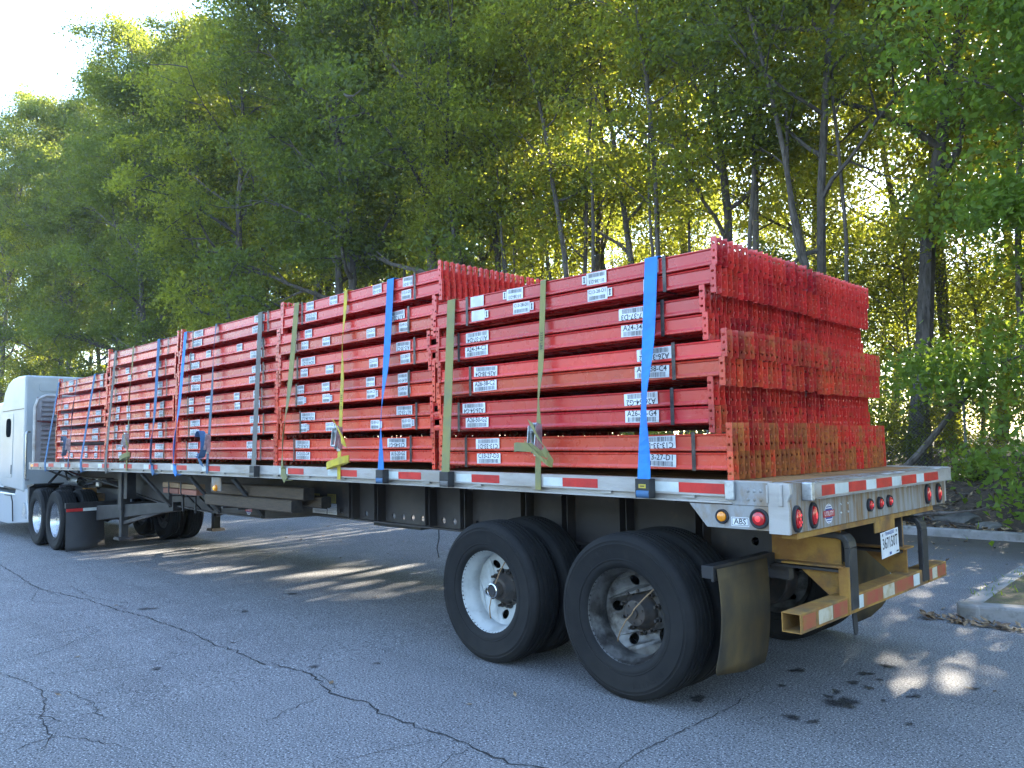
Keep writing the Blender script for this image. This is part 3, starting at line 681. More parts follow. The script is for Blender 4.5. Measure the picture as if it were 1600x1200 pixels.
rimW = rim_mesh('rim_white'); rimD = rim_mesh('rim_dark'); rimC = rim_mesh('chrome', False)
def hub_mesh(cap):
    mb = MB().lathe([(.150, -.105), (.150, -.095), (.118, -.09), (.105, -.055), (.098, -.050), (.085, -.01), (.078, .0), (.060, .004), (0, .004)], axis='y', n=28)
    for k in range(10):
        t = k*math.pi/5; x, z = .134*math.cos(t), .134*math.sin(t)
        mb.cyl((x, -.10, z), (x, -.066, z), .018, 6); mb.cyl((x, -.066, z), (x, -.035, z), .010, 8)
    if cap:
        mb.lathe([(.056, .0), (.056, .055), (.050, .062), (0, .062)], axis='y', n=24)
        mb.lathe([(.050, .062), (.054, .070), (.047, .074), (.044, .068)], axis='y', n=24, mi=1)
        mb.lathe([(.034, .0625), (.030, .066), (0, .066)], axis='y', n=20, mi=2)
    else:
        for k in range(6):
            t = k*math.pi/3; mb.cyl((.062*math.cos(t), 0, .062*math.sin(t)), (.062*math.cos(t), .010, .062*math.sin(t)), .009, 6)
        mb.cyl((0, 0, 0), (0, .02, 0), .03, 12)
    return mb.mesh('hub', ['hub', 'chrome', 'rubber_clean'], True)
hubA = hub_mesh(True); hubB = hub_mesh(False)
hose = lambda a: MB().tube([(0, .03, .0), (.05*math.cos(a), .05, .05*math.sin(a)), (.15*math.cos(a), .03, .15*math.sin(a)), (.235*math.cos(a), -.01, .235*math.sin(a)), (.262*math.cos(a), -.03, .262*math.sin(a))], .0045, 6)
def wheel(x, y, s, rim, hub, parent, z=.505, outer=True, rot=0., tyre=None):
    w = empty('wheel', (x, y, z), parent, 0 if s == 1 else math.pi)
    link('tyre', tyre or tyre_m, w); r = link('rim', rim, w); r.rotation_euler = (0, rot, 0)
    if outer: h = link('hub', hub, w); h.rotation_euler = (0, rot, 0)
    return w
AX = (1.1207, 2.3657)
for i, x in enumerate(AX):
    for s in (1, -1):
        w = wheel(x, s*(1.295-.140), s, (rimD, rimW)[i], (hubB, hubA)[i], T, rot=(.35, 1.9)[i])
        if s == 1:
            for a in ((-.9, 2.3) if i == 0 else (1.9, -1.1)):
                hose(a).build('inflation_hose', 'pale', w, smooth=True)
            if i == 0:
                MB().box(-.016, .016, .1402, .1408, -.007, .007).build('tyre_sticker', 'white', w, loc=(.045, -.003, -.412))
                mb = MB()
                for word, a0 in (('PREMIUM', -62), ('RADIAL', 110), ('TUBELESS', -160)):
                    vs, fs = text_vf(word, .062)
                    wd = []
                    for u, v in vs:
                        r = .405+v; t = R(a0)-u/.405
                        wd.append((-r*math.cos(t)*-1, float(np.interp(r, [.352, .40, .445], [.1335, .140, .138]))+.0012, r*math.sin(t)))
                    mb.add([(-p[0], p[1], p[2]) for p in wd], fs)
                mb.build('sidewall_lettering', 'tyre', w)
        wheel(x, s*(1.295-.140-.335), s, rimD, hubB, T, outer=False)
    tb(MB().cyl((x, -1.0, .505), (x, 1.0, .505), .065, 16), 'axle', 'black', smooth=True)
    for s in (1, -1):
        tb(MB().lathe([(.20, -.09), (.21, -.08), (.21, .09), (.20, .10), (0, .1)], (x, .60*s, .505), 'y', 28), 'brake_drum', 'hub', smooth=True)
        tb(MB().lathe([(0, 0), (.07, .0), (.085, .02), (.085, .14), (.06, .17), (0, .17)], (x-.22, .44*s, .62), 'z', 18), 'brake_chamber', 'black', smooth=True)
        tb(MB().prism([(x-.05, .82), (x+.32, .82), (x+.26, .60), (x+.14, .46), (x-.03, .46), (x-.06, .58)], 'y', .40*s, .46*s), 'suspension_hanger', 'frame')
        tb(MB().lathe([(0, 0), (.10, .0), (.13, .03), (.115, .08), (.13, .13), (.10, .17), (0, .17)], (x-.38, .46*s, .64), 'z', 18), 'air_spring', 'rubber_clean', smooth=True)
tb(MB().box(.42, 2.9, .40, .46, .70, .80).box(.42, 2.9, -.46, -.40, .70, .80), 'slider_rail', 'frame')
tb(MB().lathe([(0, 0), (.10, .0), (.12, .04), (.12, .86), (.10, .9), (0, .9)], (3.0, 0, .72), 'x', 20), 'air_tank', 'black', smooth=True)
tb(MB().tube([(3.95, .42, .80), (3.92, .44, .70), (3.94, .45, .60), (3.90, .46, .52)], .006, 6), 'hanging_air_line', 'rubber_clean')
tb(MB().box(4.3, 5.1, .2, .36, .74, .775), 'frame_bracket', 'black')
# strap winches on the rail: housing, roll of webbing, decal
for x, c, dec in ((.886, 'steel_blue', True), (2.74, 'tan', False), (3.585, 'steel_blue', False), (5.86, 'tan', False)):
    z = ZR+arch(x)
    wn = tb(MB().box(x-.052, x-.046, 1.30, 1.362, z-.112, z+.004).box(x+.046, x+.052, 1.30, 1.362, z-.112, z+.004).box(x-.0459, x+.0459, 1.30, 1.306, z-.11, z+.004).box(x-.0459, x+.0459, 1.352, 1.3615, z-.065, z+.003), 'strap_winch', 'black', bevel=.002)
    tb(MB().cyl((x-.0455, 1.338, z-.085), (x+.0455, 1.338, z-.085), .028, 14), 'strap_roll', c, smooth=True, parent=wn)
    if dec:
        mb = MB().box(x-.026, x+.026, 1.3617, 1.3627, z-.052, z-.028); mb.box(x-.016, x+.016, 1.3627, 1.3631, z-.043, z-.037, 1); tb(mb, 'winch_decal', ['yellow', 'ink'], parent=wn)
# diagonal braces of the timber rack and hooks
for xa, xb in ((9.46, 9.60), (7.88, 8.01), (6.69, 6.85)):
    tb(MB().bar((xa, 1.17, 1.235), (xb, .72, .775), .05, .03).bar((xb, .72, .95), (xb, .72, .74), .05, .012), 'outrigger_brace', 'brace')
for x in (8.95, 8.55):
    tb(MB().tube([(x, .80, .94), (x, .98, .945), (x, 1.0, 1.0), (x, 1.0, 1.14)], .009, 6).bar((x, .8, .72), (x, .8, .95), .02, .02).bar((x, .56, .74), (x-.12, .80, .94), .018, .018), 'dunnage_hook', 'black')
tb(MB().box(6.93, 7.17, 1.19, 1.205, 1.085, 1.24), 'marker_bracket', 'alu_rust', bevel=.002)
ml = tb(MB().lathe([(.040, 0), (.036, .02), (.02, .03), (0, .032)], (7.05, 1.205, 1.118), 'y', 20), 'side_marker_lamp', 'amber', smooth=True)
tb(MB().lathe([(.02, .030), (0, .036)], (7.05, 1.205, 1.118), 'y', 12), 'lamp_core', 'amber_lit', smooth=True, parent=ml)
# landing gear
for s in (1, -1):
    tb(MB().box(11.28, 11.42, .68*s, .82*s, .62, 1.24).box(11.10, 11.24, .66*s, .80*s, .80, 1.24).box(11.225, 11.30, .70*s, .79*s, 1.02, 1.10), 'landing_leg', 'black', bevel=.006)
    tb(MB().box(11.295, 11.405, .695*s, .805*s, .20, .62), 'landing_leg_tube', 'black', bevel=.004)
    tb(MB().prism([(11.22, .16), (11.48, .16), (11.44, .205), (11.26, .205)], 'y', .64*s, .86*s), 'landing_foot', 'frame')
    tb(MB().bar((11.33, .75*s, .42), (9.82, .56*s, .715), .05, .05), 'landing_strut', 'frame')
tb(MB().box(11.31, 11.39, -.68, .68, .66, .74), 'landing_cross_brace', 'frame')
tb(MB().hexa([(9.75, .40, .67), (12.3, .40, .41), (12.3, .86, .41), (9.75, .62, .67), (9.75, .40, .80), (12.3, .40, .65), (12.3, .86, .65), (9.75, .62, .80)]), 'support_box', 'black', bevel=.006)
tb(MB().box(12.6, 14.45, -.62, .62, 1.06, 1.085), 'kingpin_plate', 'frame')
tb(MB().tube([(14.4, .5, 1.05), (13.6, .62, 1.0), (12.6, .72, 1.05), (11.7, .66, .95), (11.45, .7, .8)], .02, 8), 'air_line', 'rubber_clean', smooth=True)
# bulkhead at the front of the deck: frame tube, ribs
zb = ZR+.012
BK = tb(MB().box(14.64, 14.66, -1.20, 1.20, zb, 2.57), 'bulkhead', 'bulk')
path = [(14.66, 1.215, zb), (14.66, 1.215, 2.38), (14.66, 1.17, 2.53), (14.66, 1.05, 2.59), (14.66, -1.05, 2.59), (14.66, -1.17, 2.53), (14.66, -1.215, 2.38), (14.66, -1.215, zb)]
tb(MB().tube(path, .034, 8), 'bulkhead_frame', 'alu', smooth=True, parent=BK)
rb = MB().prism([(14.64, -.03), (14.60, -.018), (14.60, .018), (14.64, .03)], 'y', -1.12, 1.12).mesh('bulkhead_rib', 'bulk')
for k in range(13):
    o = link('bulkhead_rib', rb, BK); o.location = (0, 0, zb+.08+k*.088)
tb(MB().bar((14.57, 1.20, 2.12), (14.57, .5, 2.05), .03, .03).bar((14.57, .62, 2.05), (14.57, .66, zb), .03, .03).bar((14.57, .5, 2.05), (14.57, -.5, 2.1), .03, .03), 'bulkhead_chain', 'maroon', parent=BK)
tb(MB().box(14.60, 14.68, -1.296, 1.296, ZR-.13, ZR+.012), 'nose_sill', 'alu', bevel=.02)
tb(MB().box(14.36, 14.52, 1.2965, 1.305, ZR-.075, ZR-.02), 'front_marker_lamp', 'amber')
# dunnage carried in the rack
def log(name, x0, x1, y, z, w, h, mt, end, label, cat, grp=None, ch=.02):
    mb = MB().prism([(y-w/2+ch, z), (y+w/2-ch, z), (y+w/2, z+ch), (y+w/2, z+h-ch), (y+w/2-ch, z+h), (y-w/2+ch, z+h), (y-w/2, z+h-ch), (y-w/2, z+ch)], 'x', x0, x1)
    mb.m[0] = mb.m[1] = 1
    return tag(mb.build(name, [mt, end]), label, cat, grp, 'thing')
gd = 'timbers carried in the rack under the deck'
log('timber_beam', 5.50, 7.72, .90, 1.02, .13, .13, 'timber', 'endgrain', 'dark old timber lying uppermost in the rack under the deck', 'timber', gd, .012)
log('timber_beam', 5.66, 7.78, .95, .885, .13, .13, 'timber', 'endgrain', 'dark old timber lying lowest in the rack, grooved along its side', 'timber', gd, .012)
log('timber_beam', 5.42, 7.40, .74, .93, .12, .12, 'timber', 'endgrain', 'dark old timber lying innermost in the rack against the frame', 'timber', gd, .014)
tb(MB().bar((6.85, .52, .88), (6.85, 1.04, .872), .05, .02), 'rack_shelf', 'black')
tb(MB().bar((7.25, .52, .87), (7.25, 1.04, .872), .05, .02), 'rack_shelf', 'black')
gb = 'short boards on the dunnage hooks'
for a, b, z, h, mt, lb in ((8.72, 9.26, 1.055, .07, 'pale', 'pale short board on top of the hooks, farther from the wheels'), (8.17, 8.70, 1.05, .065, 'pale', 'pale short board on top of the hooks, nearer the wheels'), (8.74, 9.24, .975, .07, 'pink', 'reddish short board under the pale one, farther from the wheels'), (8.16, 8.71, .975, .068, 'pink', 'reddish short board under the pale one, nearer the wheels')):
    log('short_board', a, b, .90, z, .12, h-.004, mt, mt, lb, 'board', gb, .004)
# ------------------------------------------------------------------ rack beams
PITCH_Z = .2765; YF = 1.172; NCOL = 37
def zdeck(x): return 1.357+arch(x)
PROF = [(-.006, .0), (.001, .004), (.001, .013), (-.008, .027), (-.008, .088), (-.001, .092), (.0, .096), (-.008, .1025), (-.044, .1025), (-.048, .099), (-.048, .004), (-.044, .0)]
def body_mb(L_, z0):
    mb = MB().prism([(y, z+z0) for y, z in PROF], 'x', .004, L_-.004); mb.f = mb.f[2:]; mb.m = mb.m[2:]; return mb   # open tube
def grid(mb, w, h, nx, nz, holes, fn, th):
    """plate of cells with true openings; fn(u, v, depth) -> point"""
    us = [w*i/nx for i in range(nx+1)]; zs = [h*i/nz for i in range(nz+1)]
    solid = {(i, j) for i in range(nx) for j in range(nz)}-holes
    for (i, j) in solid:
        u0, u1, z0, z1 = us[i], us[i+1], zs[j], zs[j+1]
        a = [fn(u0, z0, 0), fn(u1, z0, 0), fn(u1, z1, 0), fn(u0, z1, 0)]; b = [fn(u0, z0, th), fn(u1, z0, th), fn(u1, z1, th), fn(u0, z1, th)]
        fs = [(0, 1, 2, 3), (7, 6, 5, 4)]
        for k, (di, dj) in enumerate(((0, -1), (1, 0), (0, 1), (-1, 0))):
            if not (0 <= i+di < nx and 0 <= j+dj < nz): q = (k+1) % 4; fs.append((k, k+4, q+4, q))
        mb.add(a+b, fs)
HL = {(1, 8), (0, 8), (1, 5), (0, 2), (1, 2)}
HE = {(1, 8), (2, 8), (1, 7), (1, 1), (2, 1), (2, 2)}
def connector_mb(end, flip):
    """end=-1: rear end (x=0), +1: front end. flip turns it upside down"""
    mb = MB(); H = .166
    zf = (lambda v: H-v) if flip else (lambda v: v)
    grid(mb, .038, H, 3, 11, HL, lambda u, v, d: (end*u, .003-d, zf(v)), .004)
    grid(mb, .048, H, 4, 11, HE, lambda u, v, d: (end*.0, -.002-u, zf(v)) if False else (end*(.004-d), -.002-u, zf(v)), .004)
    return mb
BL = 2.56
lower_body = body_mb(BL, .055).mesh('rack_beam', 'red'); upper_body = body_mb(BL, .0).mesh('rack_beam', 'red')
conn = {(e, f): connector_mb(e, f).mesh('connector', 'red') for e in (-1, 1) for f in (False, True)}
GB = 'rack beams stacked on the trailer'
def beam(x, y, z, upper, rust, orange, deep, label, both=True, tilt=0., rough_rust=None):
    o = link('rack_beam', upper_body if upper else lower_body); o.location = (x, y, z); o.rotation_euler = (0, tilt, 0)
    o.color = (rust if rough_rust is None else rough_rust, orange, deep, 1); tag(o, label, 'rack beam', GB, 'thing')
    for e in ((-1, 1) if both else (-1,)):
        c = link('connector', conn[(e, upper)], o); c.location = (0 if e == -1 else BL, 0, 0); c.color = (rust, orange, deep, 1)
    return o
# barcode stickers
def sticker(o, xc, w, zc, text, kind, flip, th=None):
    """label on the beam's near face; x grows towards the truck, so reading runs along -x"""
    q = random.Random(zlib.crc32(('%s%.2f' % (text, xc)).encode())); h = .076 if kind == 'big' else .082
    mb = MB(); y = .0014
    sg = -1 if flip else 1; tl = q.uniform(-.028, .028)
    def P(s, t, k): return (xc-sg*(s*math.cos(tl)-t*math.sin(tl)), y+k, zc+sg*(t*math.cos(tl)+s*math.sin(tl)))
    def rect(a, b, c, d, k, mi): mb.add([P(a, c, k), P(b, c, k), P(b, d, k), P(a, d, k)], [(0, 1, 2, 3)], mi)
    rect(-w/2, w/2, -h/2, h/2, 0, 0)
    if kind in ('blank', 'blank_arrow'): pass
    elif kind == 'torn':
        rect(-w*.5, w*.3, -h*.45, -h*.1, .0004, 2); rect(-w*.3, w*.1, 0, .003, .0004, 1)
    else:
        s = -w*.42
        top, bt = (-.004, -h*.44) if kind == 'big' else (-.008, -h*.42)
        while s < w*.40:
            a = q.choice((.0012, .0018, .003, .0045))*(w/.26 if kind == 'big' else .6)
            rect(s, s+a, bt, top, .0004, 1); s += a+q.choice((.0018, .0028, .0045))*(w/.26 if kind == 'big' else .62)
        vs, fs = text_vf(text, (.050 if kind == 'big' else .034)); mx = max(abs(p[0]) for p in vs); k = min(1.0, w*.44/mx)
        mb.add([P(a*k, b+h*.24, .0004) for a, b in vs], fs, 1)
    if kind in ('arrow', 'blank_arrow'):
        rect(w/2+.003, w/2+.04, -.028, .028, 0.0002, 0); rect(w/2+.017, w/2+.026, -.014, .014, .0006, 1)
        mb.add([P(w/2+.011, .012, .0006), P(w/2+.032, .012, .0006), P(w/2+.0215, .024, .0006)], [(0, 1, 2)], 1)
        mb.add([P(w/2+.011, -.012, .0006), P(w/2+.032, -.012, .0006), P(w/2+.0215, -.024, .0006)], [(0, 1, 2)], 1)
    l = mb.build('barcode_label', ['paper', 'ink', 'paper_yellow'], o)
    return l
S1 = {1: [('', 2.54, .15, 'blank'), ('01-38-D3', 2.125, .17, 'arrow'), ('01-38-D3', 1.35, .17, 'arrow'), ('', .90, .10, 'torn')], 2: [('', 2.53, .15, 'blank_arrow'), ('C13-28-D1', 2.06, .17, 'arrow'), ('C13-28-D1', 1.345, .17, 'arrow'), ('', .92, .10, 'torn')],
 3: [('A17-37-D4', 2.545, .26, 'big'), ('A17-37-D3', 1.04, .26, 'big')], 4: [('A24-34-C2', 2.555, .26, 'big'), ('A24-34-C4', 1.025, .26, 'big')], 5: [('A26-38-D4', 2.455, .26, 'big'), ('A26-38-D2', .905, .26, 'big')], 6: [('A26-38-C2', 2.465, .26, 'big'), ('A26-38-C4', .925, .26, 'big')],
 7: [('A26-54-G4', 2.595, .26, 'big'), ('A26-54-G2', 1.015, .26, 'big')], 8: [('A26-50-G2', 2.56, .26, 'big'), ('A26-50-G4', 1.01, .26, 'big')], 9: [('C13-33-D1', 2.445, .26, 'big'), ('C13-33-D3', .895, .26, 'big')], 10: [('C13-27-D3', 2.435, .26, 'big'), ('C13-27-D1', .895, .26, 'big')]}
def cv(d): return {r: [(None, x, min(w, .27) if w > .195 else .135, 'big' if w > .195 else 's') for x, w in l] for r, l in d.items()}
S2 = cv({1: [(5.02, 0.1), (4.59, 0.15), (3.87, 0.16), (3.42, 0.15)], 2: [(5.0, 0.21), (3.44, 0.12)], 3: [(5.05, 0.16), (3.59, 0.25)], 4: [(5.12, 0.06), (4.72, 0.15), (3.97, 0.16), (3.48, 0.09)], 5: [(5.06, 0.27), (3.49, 0.2)], 6: [(5.13, 0.16), (4.66, 0.16), (3.93, 0.16), (3.46, 0.14)], 7: [(5.2, 0.16), (4.73, 0.15), (3.98, 0.16), (3.5, 0.12)], 8: [(5.2, 0.16), (4.72, 0.16), (3.97, 0.17), (3.5, 0.14)], 9: [(5.06, 0.28), (3.48, 0.22)], 10: [(5.14, 0.15), (4.66, 0.16), (3.91, 0.17), (3.45, 0.15)], 11: [(5.16, 0.28), (3.59, 0.27)], 12: [(5.15, 0.27), (3.57, 0.23)]})
S3 = cv({1: [(7.65, 0.26), (6.08, 0.23)], 2: [(7.68, 0.26), (6.11, 0.26)], 3: [(7.84, 0.17), (7.36, 0.17), (6.55, 0.17), (6.07, 0.18)], 4: [(7.75, 0.26), (6.15, 0.28)], 5: [(7.71, 0.26), (6.14, 0.21)], 6: [(7.72, 0.26), (6.19, 0.24)], 7: [(7.84, 0.17), (7.36, 0.16), (6.61, 0.16), (6.14, 0.15)], 8: [(7.84, 0.15), (7.37, 0.18), (6.59, 0.16), (6.13, 0.13)], 9: [(7.72, 0.28), (6.18, 0.21)], 10: [(7.73, 0.28), (6.16, 0.21)], 11: [(7.77, 0.28), (6.25, 0.21)], 12: [(7.78, 0.28), (6.23, 0.21)]})
S4 = cv({3: [(10.07, 0.18), (8.89, 0.13)], 4: [(9.98, 0.15), (9.22, 0.16)], 5: [(8.87, 0.2)], 6: [(10.38, 0.16), (8.86, 0.18)], 7: [(10.43, 0.16), (10.01, 0.19), (9.28, 0.19), (8.77, 0.15)], 8: [(10.46, 0.13), (10.0, 0.15), (9.27, 0.19), (8.8, 0.17)], 9: [(10.5, 0.19), (10.03, 0.18), (9.31, 0.19), (8.84, 0.17)], 10: [(10.52, 0.19), (10.05, 0.18), (9.28, 0.19), (8.81, 0.17)], 11: [(10.36, 0.24), (8.84, 0.28)], 12: [(10.32, 0.18), (8.86, 0.28)]})
S5 = cv({1: [(12.7, 0.24), (11.16, 0.18)], 2: [(12.71, 0.21), (11.18, 0.18)], 4: [(12.95, 0.25)], 5: [(12.92, 0.21), (11.3, 0.24)], 6: [(12.91, 0.21), (11.31, 0.27)], 7: [(12.99, 0.32), (11.42, 0.27)], 8: [(13.0, 0.36), (11.44, 0.27)], 9: [(13.02, 0.19), (11.85, 0.19), (11.37, 0.19)], 10: [(12.59, 0.14), (11.85, 0.16), (11.38, 0.18)]})
for r in (7, 8, 10):
    for S in (S2,): S[r] = [(t, x, w, 'arrow' if (k == 's' and r != 7) else k) for t, x, w, k in S[r]]
# rear x of every row (top row first), and the row colours (orange, deep)
X1 = [.475, .487, .566, .55, .43, .449, .531, .529, .419, .418]
X2 = [3.01, 3.0, 3.09, 3.11, 3.04, 3.05, 3.10, 3.10, 3.03, 3.01, 3.11, 3.11]
X3 = [5.585, 5.60, 5.65, 5.68, 5.66, 5.70, 5.73, 5.73, 5.68, 5.69, 5.75, 5.75]
X4 = [8.30, 8.31, 8.37, 8.38, 8.33, 8.34, 8.42, 8.42, 8.33, 8.34, 8.40, 8.40]
X5 = [10.80, 10.82, 10.96, 10.97, 10.86, 10.88, 10.92, 10.93, 10.88, 10.88]
OR = {1: [.0, .0, .0, .05, .05, .7, .05, .0, .75, .6], 2: [.0, .05, .05, .7, .15, .55, .15, .6, .55, .7, .7, .5], 3: [.1, .2, .1, .3, .15, .4, .5, .4, .5, .6, .5, .5], 4: [.2, .7, .1, .55, .15, .3, .4, .6, .6, .4, .5, .4], 5: [.4, .5, .0, 1., .4, .5, .4, .4, .5, .4]}
DP = {1: [0, 0, 0, 0, 0, 0, 0, .75, 0, 0], 2: [0]*12, 3: [0, 0, .1, .2, 0, .2, .4, .3, .1, 0, .2, .2], 4: [0]*12, 5: [0]*10}
RUST1 = [.05, .20, .16, .20, .40, .34, .14, .36, .62, .80]
SN = {1: 'nearest stack', 2: 'second stack', 3: 'middle stack', 4: 'fourth stack', 5: 'front stack'}
CODES = ['A26', 'A17', 'C13', 'A24', 'A15']
qc = random.Random(5)
YP = .0648
def col_y(c): return YF-YP*c-(.006 if c >= 20 else 0)
mass = MB(); mass_rust = []
rear_v, rear_f = [], []
def add_mass(x, y, z, upper, rust, front=False):
    k0 = len(mass.v)
    b = body_mb(BL, 0 if upper else .055); mass.add([(p[0]+x, p[1]+y, p[2]+z) for p in b.v], b.f)
    mass_rust.extend([rust]*(len(mass.v)-k0)); k0 = len(mass.v)
    for e, cc in (((-1, CM[(-1, upper)]), (1, CM[(1, upper)])) if front else ((-1, CM[(-1, upper)]),)):
        ox = 0 if e == -1 else BL
        mass.add([(p[0]+x+ox, p[1]+y, p[2]+z) for p in cc.v], cc.f)
    mass_rust.extend([rust]*(len(mass.v)-k0))
CM = {(e, f): connector_mb(e, f) for e in (-1, 1) for f in (False, True)}
count = 0
for st, XS, LB in ((1, X1, S1), (2, X2, S2), (3, X3, S3), (4, X4, S4), (5, X5, S5)):
    nrow = len(XS)
    for r in range(1, nrow+1):
        pair = (nrow-r)//2; upper = (r % 2 == 1)
        xr = XS[r-1]; zb_ = zdeck(xr+1.28)+.001+pair*PITCH_Z+(.1665 if upper else 0)
        if st == 1: zb_ = 1.360+pair*PITCH_Z+(.1665 if upper else 0)
        org, dp = OR[st][r-1], DP[st][r-1]
        tilt = -.004 if st == 1 else 0
        lbs = LB.get(r, [])
        row = 'top row' if r == 1 else 'bottom row' if r == nrow else ordw(r)+' row down'
        codes = [t for t, *_ in lbs if t]
        if st == 1 and codes:
            lab = 'red rack beam with stickers reading %s nearest stack, %s' % (' and '.join(sorted(set(codes))), row)
        else:
            lab = '%s rack beam on the near side of the %s, %s' % ('orange red' if org > .5 else 'deep red' if dp > .5 else 'pinkish red', SN[st], row)
        o = beam(xr, YF, zb_, upper, RUST1[r-1]*.55 if st == 1 else (.22 if r > nrow-2 else .10), org, dp, lab, True, tilt, rough_rust=.0); count += 1
        zc = .055 if upper else .110
        for n, (t, x, w, kd) in enumerate(lbs):
            if t is None:
                t = '%s-%d-%s%d' % (qc.choice(CODES), qc.randint(11, 54), qc.choice('CDG'), qc.randint(1, 4))
                if kd != 'big': t = t.replace(t[:3], qc.choice(('01', '02', 'C13')))
            flip = upper
            if kd == 'blank' or kd == 'torn': flip = False
            sticker(o, x-xr, w, zc, t, kd, flip)
        for c in range(1, NCOL):
            j = qc.uniform(-.006, .006); y = col_y(c)+qc.uniform(-.003, .003); dz = -.014 if c >= 20 else 0
            if pair == 0 and not upper: dz = 0
            if r == nrow: dz = 0
            if st == 1:
                j += .05*(c/36)*(.6 if r in (1, 2) else .2)
                if c >= 20: j -= .008
                rs = RUST1[r-1]*(1.15 if c < 16 else .9)*qc.uniform(.55, 1.35)
                if r in (5, 6) and c > 18: rs += .15
                if r in (1, 3, 7) : rs *= .8
            else: rs = .2
            if st == 1 and c <= 24:
                col = 'orange rusted' if rs > .45 else 'rust-streaked red' if rs > .2 else 'clean red'
                lab = '%s rack beam end, %s column from near side, %s, nearest stack' % (col, ordw(c+1), row)
                beam(xr+j, y, zb_+dz+(qc.uniform(-.007, .006) if r < nrow-1 else 0), upper, rs, min(1, org*.5+qc.uniform(0, .4)), qc.choice((0, 0, .2, .5, .9)), lab, False, qc.uniform(-.0012, .0012), rough_rust=.05); count += 1
            else:
                add_mass(xr+j, y, zb_+dz, upper, rs+qc.uniform(-.08, .08))
o = mass.build('rack_beam_mass', 'red'); me = o.data
at = me.attributes.new('rust', 'FLOAT', 'POINT'); at.data.foreach_set('value', np.array(mass_rust, np.float32))
o.color = (0, .15, .1, 1)
tag(o, 'remaining red rack beams packed behind the outer ones in all five stacks', 'rack beams', GB, 'stuff')

# steel bands round each pair
def band(x, z0, z1, label):
    w = .013; th = .0012; y0, y1 = YF+.0045, col_y(NCOL-1)-.052
    mb = MB().box(x-w, x+w, y0, y0+th, z0-.002, z1+.003).box(x-w, x+w, y1, y0+th, z1+.003, z1+.003+th).box(x-w, x+w, y1-th, y1, z0-.002, z1+.003).box(x-w, x+w, y1, y0, z0-.002-th, z0-.002)
    return tag(mb.build('steel_band', 'band'), label, 'steel band', 'steel bands round the beam bundles')
for st, XS, po in ((1, X1, (.34, .30, .33, .27, .24)), (2, X2, (.34, .32, .3, .33, .32, .30)), (3, X3, (.3, .32, .3, .3, .3, .3)), (4, X4, (.3, .3, .3, .3, .3, .3)), (5, X5, (.3, .3, .3, .3, .3))):
    nrow = len(XS)
    for k in range(nrow//2):
        pair = nrow//2-1-k; xr = XS[2*k+1]; z0 = (1.360 if st == 1 else zdeck(xr+1.28)+.001)+pair*PITCH_Z+.054
        lay = 'top' if k == 0 else 'bottom' if pair == 0 else ordw(k+1)
        band(xr+po[k]-.02, z0, z0+.2225, 'grey steel band round the %s layer of the %s, end nearer the rear bumper' % (lay, SN[st]))
        band(xr+BL-po[k]-.05, z0, z0+.2225, 'grey steel band round the %s layer of the %s, end nearer the cab' % (lay, SN[st]))

# ------------------------------------------------------------------ straps
def strap(xt, xb, ztop, w, mt, style, label, tw=0., tpos=.45, half=.32, name='cargo_strap'):
    """tw: quarter turns in the webbing between the load and the rail"""
    zr = ZR+arch(xb)
    yb = {'winch': 1.340, 'hook': 1.3035, 'ratchet': 1.3035}[style]
    zend = {'winch': zr-.06, 'hook': zr-.11, 'ratchet': zr-.11}[style]
    pts = []; dirs = []; n = 26
    yt = YF+.010
    zlow = zr+.012 if style != 'winch' else zr-.01
    for i in range(n+1):
        t = i/n
        x = xt+(xb-xt)*t; z = ztop+(zlow-ztop)*t; y = yt+(yb-yt)*t
        a = 0.
        if tw:
            s_ = max(0, min(1, (t-tpos+half)/(2*half))); s_ = s_*s_*(3-2*s_); a = -R(37)*min(1, tw*1.4)*math.exp(-((t-tpos)/(half*.62))**2)
        pts.append((x, y+abs(math.sin(a))*w*.5, z)); dirs.append((math.cos(a), math.sin(a), 0))
    top = [(xt, -YF+.02, ztop+.006), (xt, YF-.03, ztop+.006), (xt, YF+.002, ztop+.005)]
    pts = [(xt, -1.301, 1.27), (xt, -1.300, 1.38), (xt, -YF-.062, ztop), (xt, -YF-.03, ztop+.005)]+top+pts
    dirs = [(1, 0, 0)]*7+dirs
    if style == 'hook' or style == 'ratchet':
        lx = -.02 if style == 'hook' else 0
        sg = 1
        pts += [(xb, 1.3035, zr-.02), (xb, 1.3035, zend+.01)]; dirs += [(sg, 0, 0)]*2
    else:
        sg = 1
        pts += [(xb, 1.350, zr-.045)]; dirs += [(sg, 0, 0)]
    o = MB().ribbon(pts, w, dirs, .0035).build(name, mt)
    tag(o, label, 'strap', 'straps over the load')
    if style == 'hook':
        MB().bar((xb, 1.3035, zend+.03), (xb-.05, 1.302, zend-.02), w*.9, .006, upv=(0, 1, 0)).bar((xb-.05, 1.302, zend-.02), (xb-.09, 1.25, zend-.022), w*.8, .006).build('flat_hook', mt, o)
    return o
